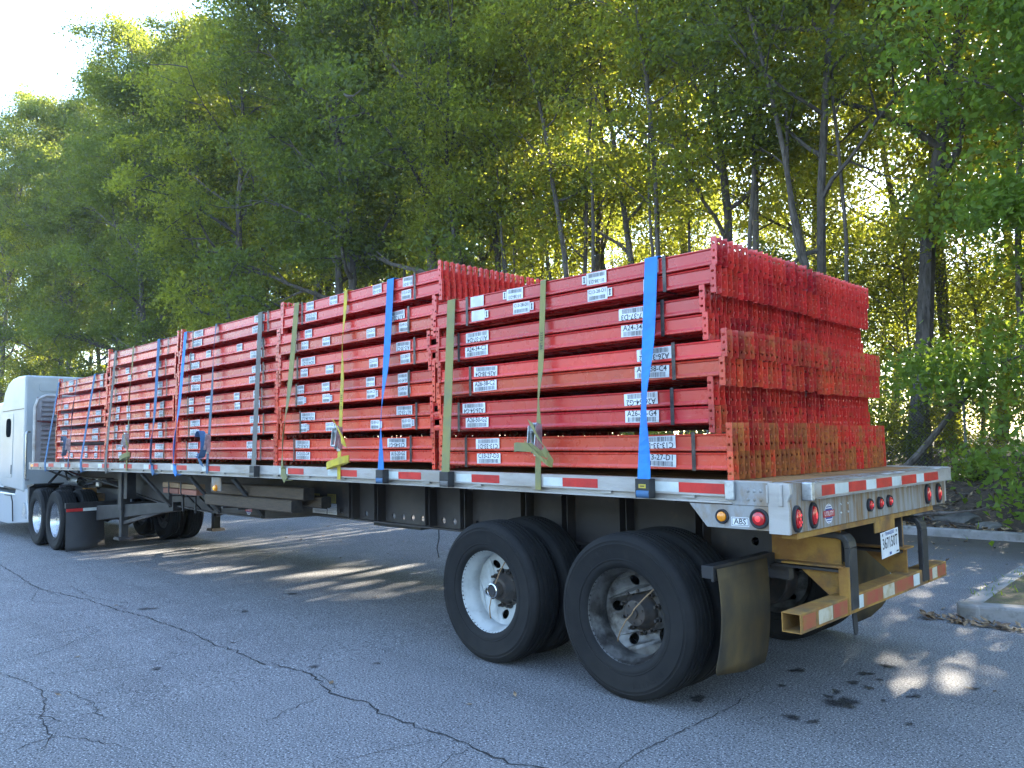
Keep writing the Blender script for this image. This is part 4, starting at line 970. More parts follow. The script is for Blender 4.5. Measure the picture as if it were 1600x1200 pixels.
def ratchet(o, x, z, mt, w=.05, coil=1):
    """steel ratchet hanging on the strap, with the loose tail knotted round it"""
    k = (1.36+1.378+.02)/2
    def Y(zz): return YF+.012+(1.3035-YF)*max(0, min(1, (2.75-zz)/1.4))
    y = Y(z)+.012
    mb = MB()
    for s in (-1, 1):
        mb.bar((x+s*w*.62, y, z+.10), (x+s*w*.62, y+.004, z-.10), .006, .045, upv=(0, 1, 0))
        mb.bar((x+s*w*.70, y+.03, z+.09), (x+s*w*.70, y+.05, z-.07), .005, .03, upv=(0, 1, 0))
    mb.cyl((x-w*.75, y+.01, z+.055), (x+w*.75, y+.01, z+.055), .016, 10).cyl((x-w*.72, y+.05, z-.07), (x+w*.72, y+.05, z-.07), .011, 8)
    mb.box(x-w*.55, x+w*.55, y-.003, y+.004, z-.12, z-.02)
    mb.cyl((x-w*.6, y+.02, z+.10), (x+w*.6, y+.02, z+.10), .012, 8)
    mb.build('ratchet_buckle', 'galv', o, bevel=.001)
    if coil == 1:   # olive: folded tail wrapped through the frame
        p = [(x+.0, y+.055, z+.10), (x-.03, y+.062, z+.05), (x-.075, y+.06, z-.02), (x-.11, y+.05, z-.07), (x-.10, y+.062, z-.09), (x-.02, y+.07, z-.05), (x+.10, y+.06, z-.045), (x+.13, y+.045, z-.05)]
        d = [(.8, 0, .5), (.7, 0, .6), (.7, 0, .6), (.3, .2, .9), (.5, .2, .8), (.2, 0, 1), (.05, 0, 1), (0, 0, 1)]
        MB().ribbon([(x+(px-x)*1.3, py+.006, z+(pz-z)*1.2) for px, py, pz in p], w*1.25, d, .004).build('loose_tail', mt, o, smooth=False)
        p = [(x+.02, y+.075, z-.03), (x-.05, y+.085, z-.08), (x-.12, y+.08, z-.13), (x-.145, y+.07, z-.14), (x-.14, y+.05, z-.10), (x-.10, y+.045, z-.06)]
        MB().ribbon([(x+(px-x)*1.3, py+.006, z+(pz-z)*1.2) for px, py, pz in p], w*1.25, [(.5, 0, .85), (.55, 0, .8), (.5, .1, .8), (.2, .5, .8), (.4, .3, .85), (.5, 0, .8)], .004).build('loose_tail', mt, o)
    elif coil == 2:   # yellow: short fold at the top and a flat loop round the strap below
        p = [(x, y+.05, z+.13), (x-.03, y+.06, z+.12), (x-.08, y+.06, z+.06), (x-.115, y+.05, z-.0), (x-.125, y+.04, z-.06)]
        MB().ribbon([(x+(px-x)*1.3, py+.006, z+(pz-z)*1.2) for px, py, pz in p], w*1.25, [(.7, 0, .6), (.7, 0, .7), (.75, 0, .5), (.8, 0, .4), (.6, .3, .4)], .004).build('loose_tail', mt, o)
        p = []
        for i in range(13):
            t = 2*math.pi*i/12; p.append((x-.02-.135*math.cos(t), y+.02+.045*math.sin(t), z-.185-.03*math.cos(t)*-1))
        MB().ribbon([(x+(px-x)*1.3, py+.006, z+(pz-z)*1.2) for px, py, pz in p], w*1.25, [(0, 0, 1)]*13, .004).build('loose_tail', mt, o)
    else:    # coil hanging beside the buckle
        p = []
        for i in range(15):
            t = -.6+4.6*i/14; p.append((x+.05+.07*math.cos(t+1.2), y+.05, z-.01+.13*math.sin(t+1.2)))
        MB().ribbon([(x+(px-x)*1.3, py+.006, z+(pz-z)*1.2) for px, py, pz in p], w*1.25, [(0, 1, 0)]*15, .004).build('loose_tail', mt, o)
        p = [(x+.03, y+.05, z-.12), (x+.10, y+.05, z-.13), (x+.12, y+.03, z-.17), (x+.02, y+.04, z-.2)]
        MB().ribbon([(x+(px-x)*1.3, py+.006, z+(pz-z)*1.2) for px, py, pz in p], w*1.25, [(.2, .3, 1)]*4, .004).build('loose_tail', mt, o)
def strap_print(o, xt, xb, ztop, t, size):
    zl = ZR+arch(xb)+.012; e = Vector((xb-xt, 1.3035-YF-.010, zl-ztop)); p = Vector((xt, YF+.010, ztop))+e*t; e.normalize()
    sx = Vector((-1, 0, 0)); sx = (sx-e*sx.dot(e)).normalized(); nn = Vector((0, 1, .09)).normalized()
    text_on(MB_ := MB(), '3333 LBS', size, p+nn*.0032, e, sx, 0); MB_.build('strap_print', 'ink', o)
Z1 = 1.36+4*PITCH_Z+.2765+.003
def ZT(x, pairs=6): return zdeck(x)+(pairs-1)*PITCH_Z+.2765+.005
strap(.897, .886, Z1, .096, 'blue', 'winch', 'bright blue wide strap twisted low down on the nearest stack', 1, .66)
o = strap(1.827, 1.800, Z1, .052, 'olive', 'ratchet', 'olive ratchet strap over the middle of the nearest stack', 1, .62, .18); ratchet(o, 1.808, 1.62, 'olive', .05, 1)
strap_print(o, 1.827, 1.800, Z1, .32, .034)
strap(2.836, 2.745, Z1, .094, 'olive', 'winch', 'olive wide strap leaning across the far end of the nearest stack', 0)
strap(3.654, 3.585, ZT(3.6), .096, 'blue', 'winch', 'blue wide strap near the rear end of the second stack', 1, .72)
o = strap(4.361, 4.293, ZT(4.3), .052, 'yellow', 'ratchet', 'bright yellow ratchet strap over the middle of the second stack', 1, .30, .2); ratchet(o, 4.305, 1.66, 'yellow', .05, 2)
strap_print(o, 4.361, 4.293, ZT(4.3), .64, .038)
strap(5.264, 5.306, ZT(5.3), .094, 'olive', 'hook', 'olive wide strap hooked under the rail at the far end of the second stack', 1, .82)
strap(6.037, 5.862, ZT(6.0), .094, 'tan', 'winch', 'grey wide strap leaning at the rear end of the middle stack', 0)
o = strap(7.125, 7.068, ZT(7.1), .062, 'blue_grey', 'ratchet', 'faded grey blue ratchet strap over the middle stack', .5, .2); ratchet(o, 7.075, 1.64, 'steel_blue', .06, 3)
strap(8.022, 8.004, ZT(8.0), .080, 'blue', 'hook', 'clean blue strap hooked under the rail at the far end of the middle stack', 1, .85)
strap(8.892, 8.735, ZT(8.8), .088, 'steel_blue', 'hook', 'dusty blue strap hooked under the rail beside the fourth stack, rear end', 1, .9)
o = strap(9.824, 9.664, ZT(9.7), .052, 'olive', 'ratchet', 'thin olive ratchet strap over the middle of the fourth stack', 1, .45); ratchet(o, 9.70, 1.70, 'olive', .05, 2)
strap(10.549, 10.515, ZT(10.5), .088, 'tan', 'hook', 'greyish wide strap hooked at the cab end of the fourth stack', 0)
strap(11.472, 11.656, ZT(11.5, 5), .084, 'steel_blue', 'hook', 'dusty blue strap over the front stack, end nearer the wheels', 0)
o = strap(12.356, 12.296, ZT(12.3, 5), .052, 'blue_grey', 'ratchet', 'grey ratchet strap over the middle of the front stack', 1, .4); ratchet(o, 12.31, 1.66, 'blue_grey', .05, 3)
strap(13.36, 13.60, ZT(13.3, 5), .084, 'steel_blue', 'hook', 'blue strap over the front stack, end nearest the cab', 0)
# ------------------------------------------------------------------ tractor
K = empty('truck_tractor', (13.9, 0, -.13)); tag(K, 'silver grey sleeper truck coupled to the front of the trailer', 'truck')
GZ = -.13
def kb(mb, name, mats, smooth=False, bevel=0, parent=None):
    mb.deform(lambda x, y, z: (x-13.9, y, z+.13)); return mb.build(name, mats, parent or K, smooth, bevel)
def kw(mb, name, mats, parent, **k): return kb(mb, name, mats, parent=parent, **k)
# sleeper: extruded roof profile with rounded plan corners
def shell(x0, x1, prof, r, y):
    """prof: roof line (x, z) from rear to front; walls down to zb"""
    mb = MB()
    mb.prism(prof, 'y', -y, y); return mb
SP = [(15.30, .80), (16.75, .86), (17.35, .95), (17.35, 2.3), (17.0, 2.55), (16.85, 2.78), (16.6, 2.93), (16.25, 3.01), (15.85, 3.035), (15.30, 3.02)]
SL = kb(shell(0, 0, SP, 0, 1.235), 'sleeper_cab', 'cab', bevel=.035)
kw(MB().prism([(15.35, 2.372), (16.97, 2.372), (16.97, 2.388), (15.35, 2.388)], 'y', 1.228, 1.239), 'body_seam', 'black', SL)
AD = kw(MB().prism(rrect(16.10, 16.74, 1.05, 2.33, .09), 'y', 1.228, 1.243), 'access_door', 'cab', SL, bevel=.006)
kw(MB().prism(rrect(16.25, 16.62, 1.85, 2.22, .10), 'y', 1.244, 1.247), 'side_window', 'glass', SL)
kw(MB().box(16.13, 16.17, 1.2435, 1.25, 1.12, 1.30), 'door_handle', 'black', SL)
kw(MB().prism(rrect(.15, 1.0, 2.72, 2.88, .05), 'x', 15.285, 15.30), 'rear_recess', 'cab', SL)
kb(MB().tube([(15.25, 1.15, 1.93), (15.22, 1.20, 1.93), (15.20, 1.22, 1.90), (15.20, 1.22, 1.05), (15.22, 1.20, 1.02), (15.29, 1.15, 1.02)], .018, 8), 'grab_handle', 'chrome', smooth=True)
kb(MB().box(15.36, 16.75, 1.0, 1.23, .835, .86).box(15.33, 15.345, .9, 1.1, .80, 2.2), 'sill_trim', 'black')
# day cab, hood, fenders (mostly out of the frame)
CP = [(17.36, .80), (18.75, .80), (18.75, 1.75), (18.35, 2.45), (17.95, 2.62), (17.36, 2.62)]
CB = kb(MB().prism(CP, 'y', -1.10, 1.10), 'day_cab', 'cab_white', bevel=.06)
DR = kw(MB().prism([(17.45, .85), (18.62, .85), (18.62, 1.72), (18.25, 2.36), (17.45, 2.40)], 'y', 1.09, 1.115), 'cab_door', 'cab_white', CB, bevel=.012)
kw(MB().prism([(17.60, 1.72), (18.55, 1.72), (18.23, 2.28), (17.60, 2.30)], 'y', 1.116, 1.12), 'door_window', 'glass', CB)
kw(MB().box(17.52, 17.68, 1.1155, 1.135, 1.35, 1.39), 'door_handle', 'black', CB)
kw(MB().hexa([(18.765, -.95, 1.78), (18.765, .95, 1.78), (18.39, .9, 2.40), (18.39, -.9, 2.40), (18.775, -.95, 1.78), (18.775, .95, 1.78), (18.40, .9, 2.40), (18.40, -.9, 2.40)]), 'windscreen', 'glass', CB)
HP = [(18.76, .75), (20.25, .75), (20.35, .95), (20.32, 1.35), (20.1, 1.55), (18.76, 1.76)]
HD = kb(MB().prism(HP, 'y', -.80, .80), 'hood', 'cab_white', bevel=.08)
kw(MB().box(20.28, 20.36, -.48, .48, .82, 1.34), 'grille', 'chrome', HD)
for s in (1, -1):
    kb(MB().prism([(18.55, .45), (18.75, .95), (19.1, 1.12), (19.6, 1.12), (19.95, .95), (20.2, .55), (20.1, .55), (19.9, .85), (19.55, 1.0), (19.1, 1.0), (18.85, .85), (18.65, .45)], 'y', .72*s, 1.20*s), 'front_fender', 'cab_white', bevel=.02)
    kb(MB().box(20.2, 20.33, .62*s, 1.0*s, .80, 1.02), 'headlight', 'chrome', bevel=.03)
    kb(MB().box(18.55, 18.65, 1.22*s, 1.46*s, 1.55, 2.25).bar((18.6, 1.1*s, 1.9), (18.6, 1.3*s, 1.9), .03, .03), 'door_mirror', 'cab_white', bevel=.02)
kb(MB().box(20.25, 20.45, -1.18, 1.18, .38, .66), 'front_bumper', 'chrome', bevel=.05)
# side fairing / step and tank
for s in (1, -1):
    FR = kb(MB().prism([(14.98, .235), (15.02, .45), (15.14, .62), (15.17, .85), (15.95, .85), (16.0, .74), (18.4, .74), (18.4, .13), (16.5, .13)], 'y', .85*s, 1.20*s), 'side_fairing', 'cab_white', bevel=.02)
    kw(MB().prism([(15.10, .30), (15.18, .56), (15.30, .60), (15.42, .34)], 'y', 1.2012*s, 1.212*s), 'fairing_step', 'galv', FR)
    kw(MB().tube([(16.02, 1.22*s, .20), (16.02, 1.235*s, .58), (16.10, 1.24*s, .70), (16.6, 1.24*s, .70)], .012, 6), 'step_rail', 'black', FR, smooth=True)
    kb(MB().box(12.35, 20.1, .38*s, .44*s, .62, .89), 'chassis_rail', 'black')
    kb(MB().prism([(14.93, .45), (14.98, .85), (15.1, .93), (14.6, .97), (14.6, .95), (14.9, .90), (14.9, .45)], 'y', .72*s, 1.22*s), 'quarter_fender', 'black')
kb(MB().box(14.6, 17.2, -.37, .37, .70, .78).box(14.9, 15.3, -.6, .6, .86, .90), 'deck_plate', 'frame')
kb(MB().lathe([(0, 0), (.44, 0), (.46, .03), (.46, .10), (.40, .13), (0, .13)], (13.75, 0, .93), 'z', 32).box(13.5, 13.9, -.5, .5, .86, .93), 'fifth_wheel', 'hub', smooth=True)
kb(MB().box(13.2, 13.5, .45, .85, .62, .80).box(13.3, 13.42, .55, .75, .80, .90), 'suspension_box', 'rust')
tyre2 = tyre_m
for i, x in enumerate((13.36, 14.46)):
    for s in (1, -1):
        w = wheel(x-13.9, s*(1.22-.14), s, rimC, hubA, K, z=.507, outer=False)
        wheel(x-13.9, s*(1.22-.14-.335), s, rimD, hubB, K, z=.507, outer=False)
    kb(MB().cyl((x, -1.0, .377), (x, 1.0, .377), .07, 14).lathe([(0, -.16), (.14, -.12), (.2, 0), (.14, .12), (0, .16)], (x, 0, .377), 'y', 18), 'drive_axle', 'hub', smooth=True)
for s in (1, -1): wheel(19.35-13.9, s*(1.19-.14), s, rimC, hubA, K, z=.507, outer=False)
for s in (1, -1):
    h = kb(MB().box(12.60, 12.66, .42*s, 1.24*s, .615, .70).bar((12.62, .40*s, .66), (12.75, .40*s, .70), .08, .08), 'flap_bracket', 'black', bevel=.004)
    for a, b, mt in ((1.23, .98, 'tape_red'), (.975, .68, 'tape_white')): kw(MB().box(12.596, 12.599, b*s, a*s, .555, .605), 'flap_reflector', mt, h)
    if s == -1: continue
    n = 8; vs = []
    for i in range(n+1):
        t = i/n; z = .61-.70*t
        for yk in (.64, .95, 1.23): vs.append((12.61-.03*t*t*(1+(yk < .7)*1.5), yk*s, z+(.05 if (yk < .7 and i == n) else 0)))
    o = kb(MB().add(vs, [(i*3+k, i*3+k+1, i*3+k+4, i*3+k+3) for i in range(n) for k in range(2)]), 'mud_flap', 'rubber_clean', smooth=True)
    sm = o.modifiers.new('thick', 'SOLIDIFY'); sm.thickness = .01
for y, a in ((.25, .0), (-.1, .3), (.1, .6)):
    pts = [(15.28, y, 1.55), (15.0, y+.05, 1.25-.1*a), (14.6, y+.3, 1.0), (14.3, y+.5, 1.02+.05*a), (14.62, .7+.1*a, 1.22), (14.66, .72+.1*a, 1.30)]
    kb(MB().tube(pts, .016, 6), 'air_hose', ('black', 'maroon', 'black')[int(a*3.4)], smooth=True)
kb(MB().bar((14.68, 1.0, 1.22), (14.2, .60, .98), .03, .03).bar((14.62, .75, 1.22), (14.3, 1.05, .98), .03, .03), 'tie_rod', 'black')
kb(MB().lathe([(.09, 0), (.09, .5), (.0, .5)], (13.9, .62, 1.0), 'x', 14).lathe([(0, -.05), (.05, -.03), (.05, .1), (0, .12)], (13.2, .55, .96), 'z', 12), 'valve_body', 'galv', smooth=True)
# ------------------------------------------------------------------ trees
def leaf_mesh(name, cen, size, mat, flat=.7, aspect=.55, per=1.0):
    n = len(cen); cen = np.asarray(cen)
    nrm = nr.normal(0, 1, (n, 3)); nrm[:, 2] += flat*np.sign(nr.uniform(-.15, 1, n)); nrm /= np.linalg.norm(nrm, axis=1)[:, None]
    t = nr.normal(0, 1, (n, 3)); t[:, 2] -= .3; t -= nrm*np.sum(t*nrm, 1)[:, None]; t /= np.linalg.norm(t, axis=1)[:, None]
    b = np.cross(nrm, t); s = (nr.uniform(.55, 1.25, n)*size/2)[:, None]
    bend = nrm*s*.22
    v = np.stack([cen-t*s, cen+b*s*aspect+bend, cen+t*s, cen-b*s*aspect+bend], 1).reshape(-1, 3)
    me = bpy.data.meshes.new(name)
    me.vertices.add(n*4); me.vertices.foreach_set('co', v.astype(np.float32).ravel())
    me.loops.add(n*4); me.loops.foreach_set('vertex_index', np.arange(n*4, dtype=np.int32))
    me.polygons.add(n); me.polygons.foreach_set('loop_start', np.arange(0, n*4, 4, dtype=np.int32))
    try: me.polygons.foreach_set('loop_total', np.full(n, 4, np.int32))
    except Exception: pass
    me.materials.append(MT[mat]); me.update(calc_edges=True); me.validate(); return me
def wander(p, d, length, n, jit, upw, q):
    pts = [Vector(p)]; d = Vector(d).normalized()
    for i in range(n):
        d = (d+Vector((q.gauss(0, jit), q.gauss(0, jit), q.gauss(0, jit)+upw))).normalized()
        pts.append(pts[-1]+d*length/n)
    return pts, d
def make_tree(seed, H, r0, clear, spread, nleaf, mat, lean=(0, 0), stems=1, low=0, size=.10, open_side=None, clump=.42, dens=1.0):
    """returns trunk mesh, crown mesh"""
    q = random.Random(seed); mb = MB(); cl = []
    for sidx in range(stems):
        d = Vector((lean[0]+q.gauss(0, .05)+(q.uniform(-.22, .22) if stems > 1 else 0), lean[1]+q.gauss(0, .05), 1))
        tp, _ = wander((q.uniform(-.25, .25) if stems > 1 else 0, 0, -.3), d, H*(1 if sidx == 0 else q.uniform(.75, .95)), 14, .055, .05, q)
        rr = r0*(1 if sidx == 0 else .7)
        mb.tube(tp, [rr*(1.35 if i == 0 else 1)*(1-.90*(i/14)**.9) for i in range(15)], 9)
        nb = int((17+low*8)*dens) if stems == 1 else int(11*dens)
        for k in range(nb):
            t = clear+(1-clear)*((k+.3)/nb)**.85
            i = min(13, int(t*14)); f = t*14-i; p = tp[i].lerp(tp[i+1], f)
            az = k*2.4+q.uniform(-.5, .5); el = R(q.uniform(12, 40)+35*t*(1-clear))
            if t < .3: el = R(q.uniform(-12, 20))
            ln = spread*(.62+.50*math.sin(math.pi*min(1, max(0, (t-clear)/(1-clear))*.92+.10)))*q.uniform(.6, 1.2)
            bd = Vector((math.cos(az)*math.cos(el), math.sin(az)*math.cos(el), math.sin(el)))
            bp, _ = wander(p, bd, ln, 7, .16, .03, q)
            br = max(.026, rr*(1-t)*.62); mb.tube(bp, [br*(1-.85*j/7) for j in range(8)], 6, cap=False)
            for s in range(5):
                j = 2+s; pp = bp[min(j, 7)]
                a2 = az+q.uniform(-1.3, 1.3); e2 = R(q.uniform(-25, 45)); l2 = ln*q.uniform(.22, .5)
                sp, _ = wander(pp, (math.cos(a2)*math.cos(e2), math.sin(a2)*math.cos(e2), math.sin(e2)), l2, 4, .2, .0, q)
                mb.tube(sp, [br*.5*(1-.8*j2/4) for j2 in range(5)], 4, cap=False)
                for w in ((2, 4) if s % 2 else (4,)): cl.append(sp[w]+Vector((q.gauss(0, .2), q.gauss(0, .2), q.gauss(0, .12))))
            cl.append(bp[-1])
    cl = np.array([tuple(c) for c in cl]); wts = nr.uniform(.05, 1.6, len(cl)); wts /= wts.sum()
    idx = nr.choice(len(cl), nleaf, p=wts); rad = (np.sqrt(wts/wts.mean())*nr.uniform(.8, 1.25, len(cl)))[idx]*clump*1.12
    off = nr.normal(0, 1, (nleaf, 3)); off[:, 2] *= .5; off[:, 2] -= .12*np.sum(off[:, :2]**2, 1)
    cen = cl[idx]+off*rad[:, None]
    return mb.mesh('trunk', 'bark', True), leaf_mesh('crown', cen, size, mat)
def make_pine(seed, H, r0):
    q = random.Random(seed); mb = MB(); cl = []
    tp, _ = wander((0, 0, -.3), (q.gauss(0, .03), 0, 1), H, 12, .03, .05, q); mb.tube(tp, [r0*(1-.88*i/12) for i in range(13)], 9)
    for k in range(34):
        t = .45+.54*(k/33); i = min(11, int(t*12)); p = tp[i].lerp(tp[i+1], t*12-i)
        az = k*2.4; ln = (3.2*(1-t)/.55+.7)*q.uniform(.6, 1.1)
        bp, _ = wander(p, (math.cos(az), math.sin(az), q.uniform(.1, .5)), ln, 5, .12, .07, q)
        mb.tube(bp, [.05*(1-.8*j/5) for j in range(6)], 5, cap=False)
        for j in (2, 3, 4, 5):
            for m in range(3): cl.append(bp[j]+Vector((q.gauss(0, .32), q.gauss(0, .32), q.gauss(0, .18))))
    n = 60; tr = []
    for c in cl:
        d = nr.normal(0, 1, (n, 3)); d[:, 2] += .4; d /= np.linalg.norm(d, axis=1)[:, None]
        l = nr.uniform(.14, .26, n)[:, None]; s = np.cross(d, nr.normal(0, 1, (n, 3))); s /= np.linalg.norm(s, axis=1)[:, None]
        c0 = np.array(tuple(c)); tr.append(np.stack([c0-s*.007, c0+s*.007, c0+d*l], 1))
    v = np.concatenate(tr).reshape(-1, 3); f = np.arange(len(v)).reshape(-1, 3)
    me = bpy.data.meshes.new('crown'); me.from_pydata(v.tolist(), [], f.tolist()); me.materials.append(MT['needle'])
    return mb.mesh('trunk', 'bark', True), me
TV = {}
TV['a1'] = make_tree(1, 21, .18, .28, 4.2, 30000, 'leafA', lean=(.05, 0), size=.15, clump=.36)
TV['a2'] = make_tree(2, 22, .15, .32, 3.8, 30000, 'leafA', lean=(-.10, .03), stems=3, size=.15, clump=.36)
TV['a3'] = make_tree(3, 20, .15, .26, 3.8, 27000, 'leafB', lean=(.14, 0), size=.15, clump=.36)
TV['big'] = make_tree(4, 22, .23, .24, 5.8, 40000, 'leafA', lean=(-.08, .02), size=.15, dens=1.2, clump=.36)
TV['d1'] = make_tree(5, 21, .24, .10, 4.6, 62000, 'leafA', low=1, size=.165, dens=1.3, clump=.36)
TV['d2'] = make_tree(6, 22, .22, .12, 4.2, 56000, 'leafB', low=1, size=.165, dens=1.25, clump=.36)
TV['d3'] = make_tree(7, 19, .22, .08, 4.6, 56000, 'leafA', low=1, size=.16, dens=1.25, clump=.36)
TV['stem'] = make_tree(14, 19, .105, .46, 2.8, 18000, 'leafA', lean=(.06, .02), stems=3, size=.15, clump=.36)
TV['stem2'] = make_tree(15, 20, .13, .42, 3.2, 20000, 'leafA', lean=(-.12, .0), stems=2, size=.15, clump=.36)
TV['near'] = make_tree(8, 10.5, .10, .15, 3.0, 52000, 'leafC', low=1, size=.14, clump=.33)
TV['sap'] = make_tree(9, 8, .06, .18, 1.8, 15000, 'leafA', size=.10, clump=.4)
TV['sap2'] = make_tree(10, 6.5, .05, .12, 2.0, 14000, 'leafB', size=.10, clump=.4)
TV['pine'] = make_pine(12, 25, .22)
TREES = []
def tree(kind, x, y, label, cat='tree', group='trees of the wood behind the trailer', s=1., rz=None, name='broadleaf_tree', zs=1.):
    t, c = TV[kind]
    e = empty(name, (x, y, floor_z(x, y)-.05), None, rng.uniform(0, 6.28) if rz is None else rz); e.scale = (s, s, s*zs)
    link('trunk', t, e); TREES.append((e, link('crown', c, e))); tag(e, label, cat, group); return e
# the open part of the wood, where the stems show
front = [('big', 4.3, -14.0, 1.0, 'stout spreading tree nearest the fence, behind the rear end of the load'),
 ('a3', 6.6, -14.6, 1., 'slim straight tree behind the right half of the nearest stack'),
 ('a1', 9.0, -15.2, 1., 'slender leaning tree behind the blue strap of the nearest stack'),
 ('a3', 11.8, -14.0, 1.05, 'thin bending tree behind the olive ratchet strap'),
 ('a2', 15.0, -14.2, 1., 'clump of three pale stems rising above the gap between the nearest two stacks'),
 ('a1', 18.2, -15.0, 1.05, 'leafy slender tree behind the blue strap of the second stack'),
 ('a2', -3.2, -15.2, 1., 'many stemmed tree past the bumper end of the trailer'),
 ('a1', .2, -15.8, 1.1, 'tall tree behind the fresh green leafy one'),
 ('a1', 5.0, -19.0, 1.1, 'tall tree in the second rank behind the stout one'),
 ('a3', 8.2, -18.2, 1.1, 'dark leaved tree in the second rank behind the nearest stack'),
 ('a1', 13.4, -19.0, 1.1, 'tall tree in the second rank, between the thin bending tree and the pale stems'),
 ('a3', 16.8, -20.0, 1.15, 'dark leaved tree in the second rank beyond the pale stems'),
 ('a2', 1.8, -21.0, 1.1, 'many stemmed tree in the third rank, far behind the bumper'),
 ('a1', 10.8, -22.5, 1.1, 'tree in the third rank seen between slender trunks'),
 ('a2', -5.5, -20.0, 1.1, 'many stemmed tree deep in the wood beyond the island'),
 ('a1', -1.5, -20.0, 1.1, 'tall tree deep in the wood behind the leafy young tree')]
for k, x, y, s, lb in front: tree(k, x, y, lb, s=s)
for k, x, y, s, lb in [('d2', -8.5, -24.5, 1.05, 'dark dense tree closing the view beyond the island'), ('d1', -3.6, -26, .62, 'broad backlit tree at the back of the wood beyond the fresh green tree'), ('d3', 1.0, -27.5, .62, 'dark backlit tree at the back of the wood behind the bumper'),
 ('a1', 5.6, -26.0, 1.1, 'slender backlit tree at the back of the wood behind the stout one'), ('a3', 10.0, -28.5, 1.15, 'slim backlit tree at the back of the wood behind the nearest stack'), ('d1', 14.2, -26.5, .62, 'broad backlit tree at the back of the wood behind the thin bending tree'),
 ('d3', 18.4, -27.5, .62, 'dark backlit tree at the back of the wood beyond the pale stems'), ('d1', 22.6, -28, .62, 'broad backlit tree at the back of the wood behind the second stack'), ('a1', 21.0, -18.5, 1.1, 'slender tree in the second rank where the dense edge starts'), ('a3', 6.4, -22.6, 1.15, 'slim tree in the third rank behind the slim straight one'), ('a2', -1.0, -13.9, .95, 'many stemmed tree just behind the fence and the fresh green tree')]: tree(k, x, y, lb, s=s)
for k, x, y, lb in [('stem', 5.7, -13.7, 'thin dark forked stems close behind the fence, next to the stout tree'), ('stem2', 8.0, -13.6, 'pair of thin dark stems close behind the fence'), ('stem', 10.5, -14.1, 'thin forked stems in front of the slender leaning tree'), ('stem2', 13.3, -13.6, 'pair of leaning stems beside the olive ratchet strap'), ('stem', 16.7, -13.5, 'thin forked stems just left of the pale clump'), ('stem2', 19.6, -13.7, 'pair of leaning stems behind the blue strap of the second stack'), ('stem2', 2.2, -14.8, 'pair of stems half hidden by the fresh green tree')]: tree(k, x, y, lb)
for k in range(13):
    x = -9+k*2.3; tree('sap2', x, -31+rng.uniform(-1, 1), 'backlit young tree closing the far edge of the wood, %s from the bumper end' % ORD[k], cat='sapling', group='saplings under the trees', name='sapling', s=rng.uniform(1.0, 1.3))
for x, y, lb in [(-10.5, -13.5, 'dense tree at the edge of the wood, first beyond the island'), (-15, -14.5, 'dense tree at the edge of the wood, second beyond the island'), (-20, -13.5, 'dense tree at the edge of the wood, third beyond the island'), (-25.5, -14.5, 'dense tree at the edge of the wood, fourth beyond the island'), (-13, -19.5, 'dense tree in the second rank beyond the island, nearer one'), (-19, -20.5, 'dense tree in the second rank beyond the island, farther one')]: tree('d1', x, y, lb, s=1.05)
bt = TREES[0][0]; inv = Matrix.LocRotScale(bt.location, bt.rotation_euler, bt.scale).inverted()
lp = [(4.0, -13.6, 10.3), (5.4, -12.9, 11.15), (7.84, -12.9, 12.3), (10.05, -12.9, 12.85), (12.0, -12.9, 13.1), (13.6, -12.9, 13.25)]
mb = MB().tube([inv@Vector(p) for p in lp], [.075, .065, .055, .042, .03, .012], 8)
for a, d_ in (((10.05, -12.9, 12.85), (1.6, .3, 1.0)), ((7.84, -12.9, 12.3), (1.5, -.3, -.7)), ((12, -12.9, 13.1), (1.2, .1, -.5)), ((5.4, -12.9, 11.15), (1.4, .2, 1.3))):
    p_, _ = wander(a, d_, 2.4, 6, .14, 0, rng); mb.tube([inv@p for p in p_], [.028, .024, .018, .014, .01, .007, .004], 5)
mb.build('bare_limb', 'bark', bt, smooth=True)
# dense edge of the wood towards the truck
q = random.Random(21); n = 0
where = ['behind the second stack', 'behind the middle stack', 'behind the fourth stack', 'behind the front stack', 'beyond the cab roof', 'far past the cab']
seen = {}
for rank in range(3):
    x = 21.0+rank*1.7
    while x < (84, 84, 66)[rank]:
        yl = -13.6+max(0, x-30)*.065
        y = yl-rank*4.6+q.uniform(-.9, .9)
        k = q.choice(('d1', 'd2', 'd3', 'd2') if x < 36 else ('d2', 'd2', 'd2', 'd1')); s = q.uniform(.97, 1.1)*(1.14 if 20 < x < 37 else 1.02)
        wz = where[0 if x < 25 else 1 if x < 33 else 2 if x < 42 else 3 if x < 52 else 4 if x < 66 else 5]
        key = (rank, wz); seen[key] = seen.get(key, 0)+1
        lb = '%s tree in the %s rank %s, %s from the near end' % ({'d1': 'leafy', 'd2': 'dark', 'd3': 'low'}[k], ORD[rank], wz, ORD[seen[key]-1])
        tree(k, x, y, lb, s=s, zs=q.uniform(.95, 1.1) if x < 37 else q.uniform(.94, 1.06) if x < 52 else q.uniform(1.06, 1.2)); n += 1
        x += q.uniform(3.4, 4.8)*(1+.004*max(0, x-30))
for x, y, s, lb in ((41.5, -16.5, 1.0, 'dark pine standing above the skyline, taller of the two'), (47.5, -15.8, .93, 'dark pine at the skyline step, shorter of the two')):
    tree('pine', x, y, lb, cat='pine tree', group='pines', s=s, name='pine_tree')
tree('near', .45, -11.0, 'fresh green leafy young tree hanging over the kerb by the fence', s=1.0, rz=1.0)
tree('near', -3.6, -10.4, 'fresh green young tree overhanging the bank beyond the island', s=1.05, rz=3.1)
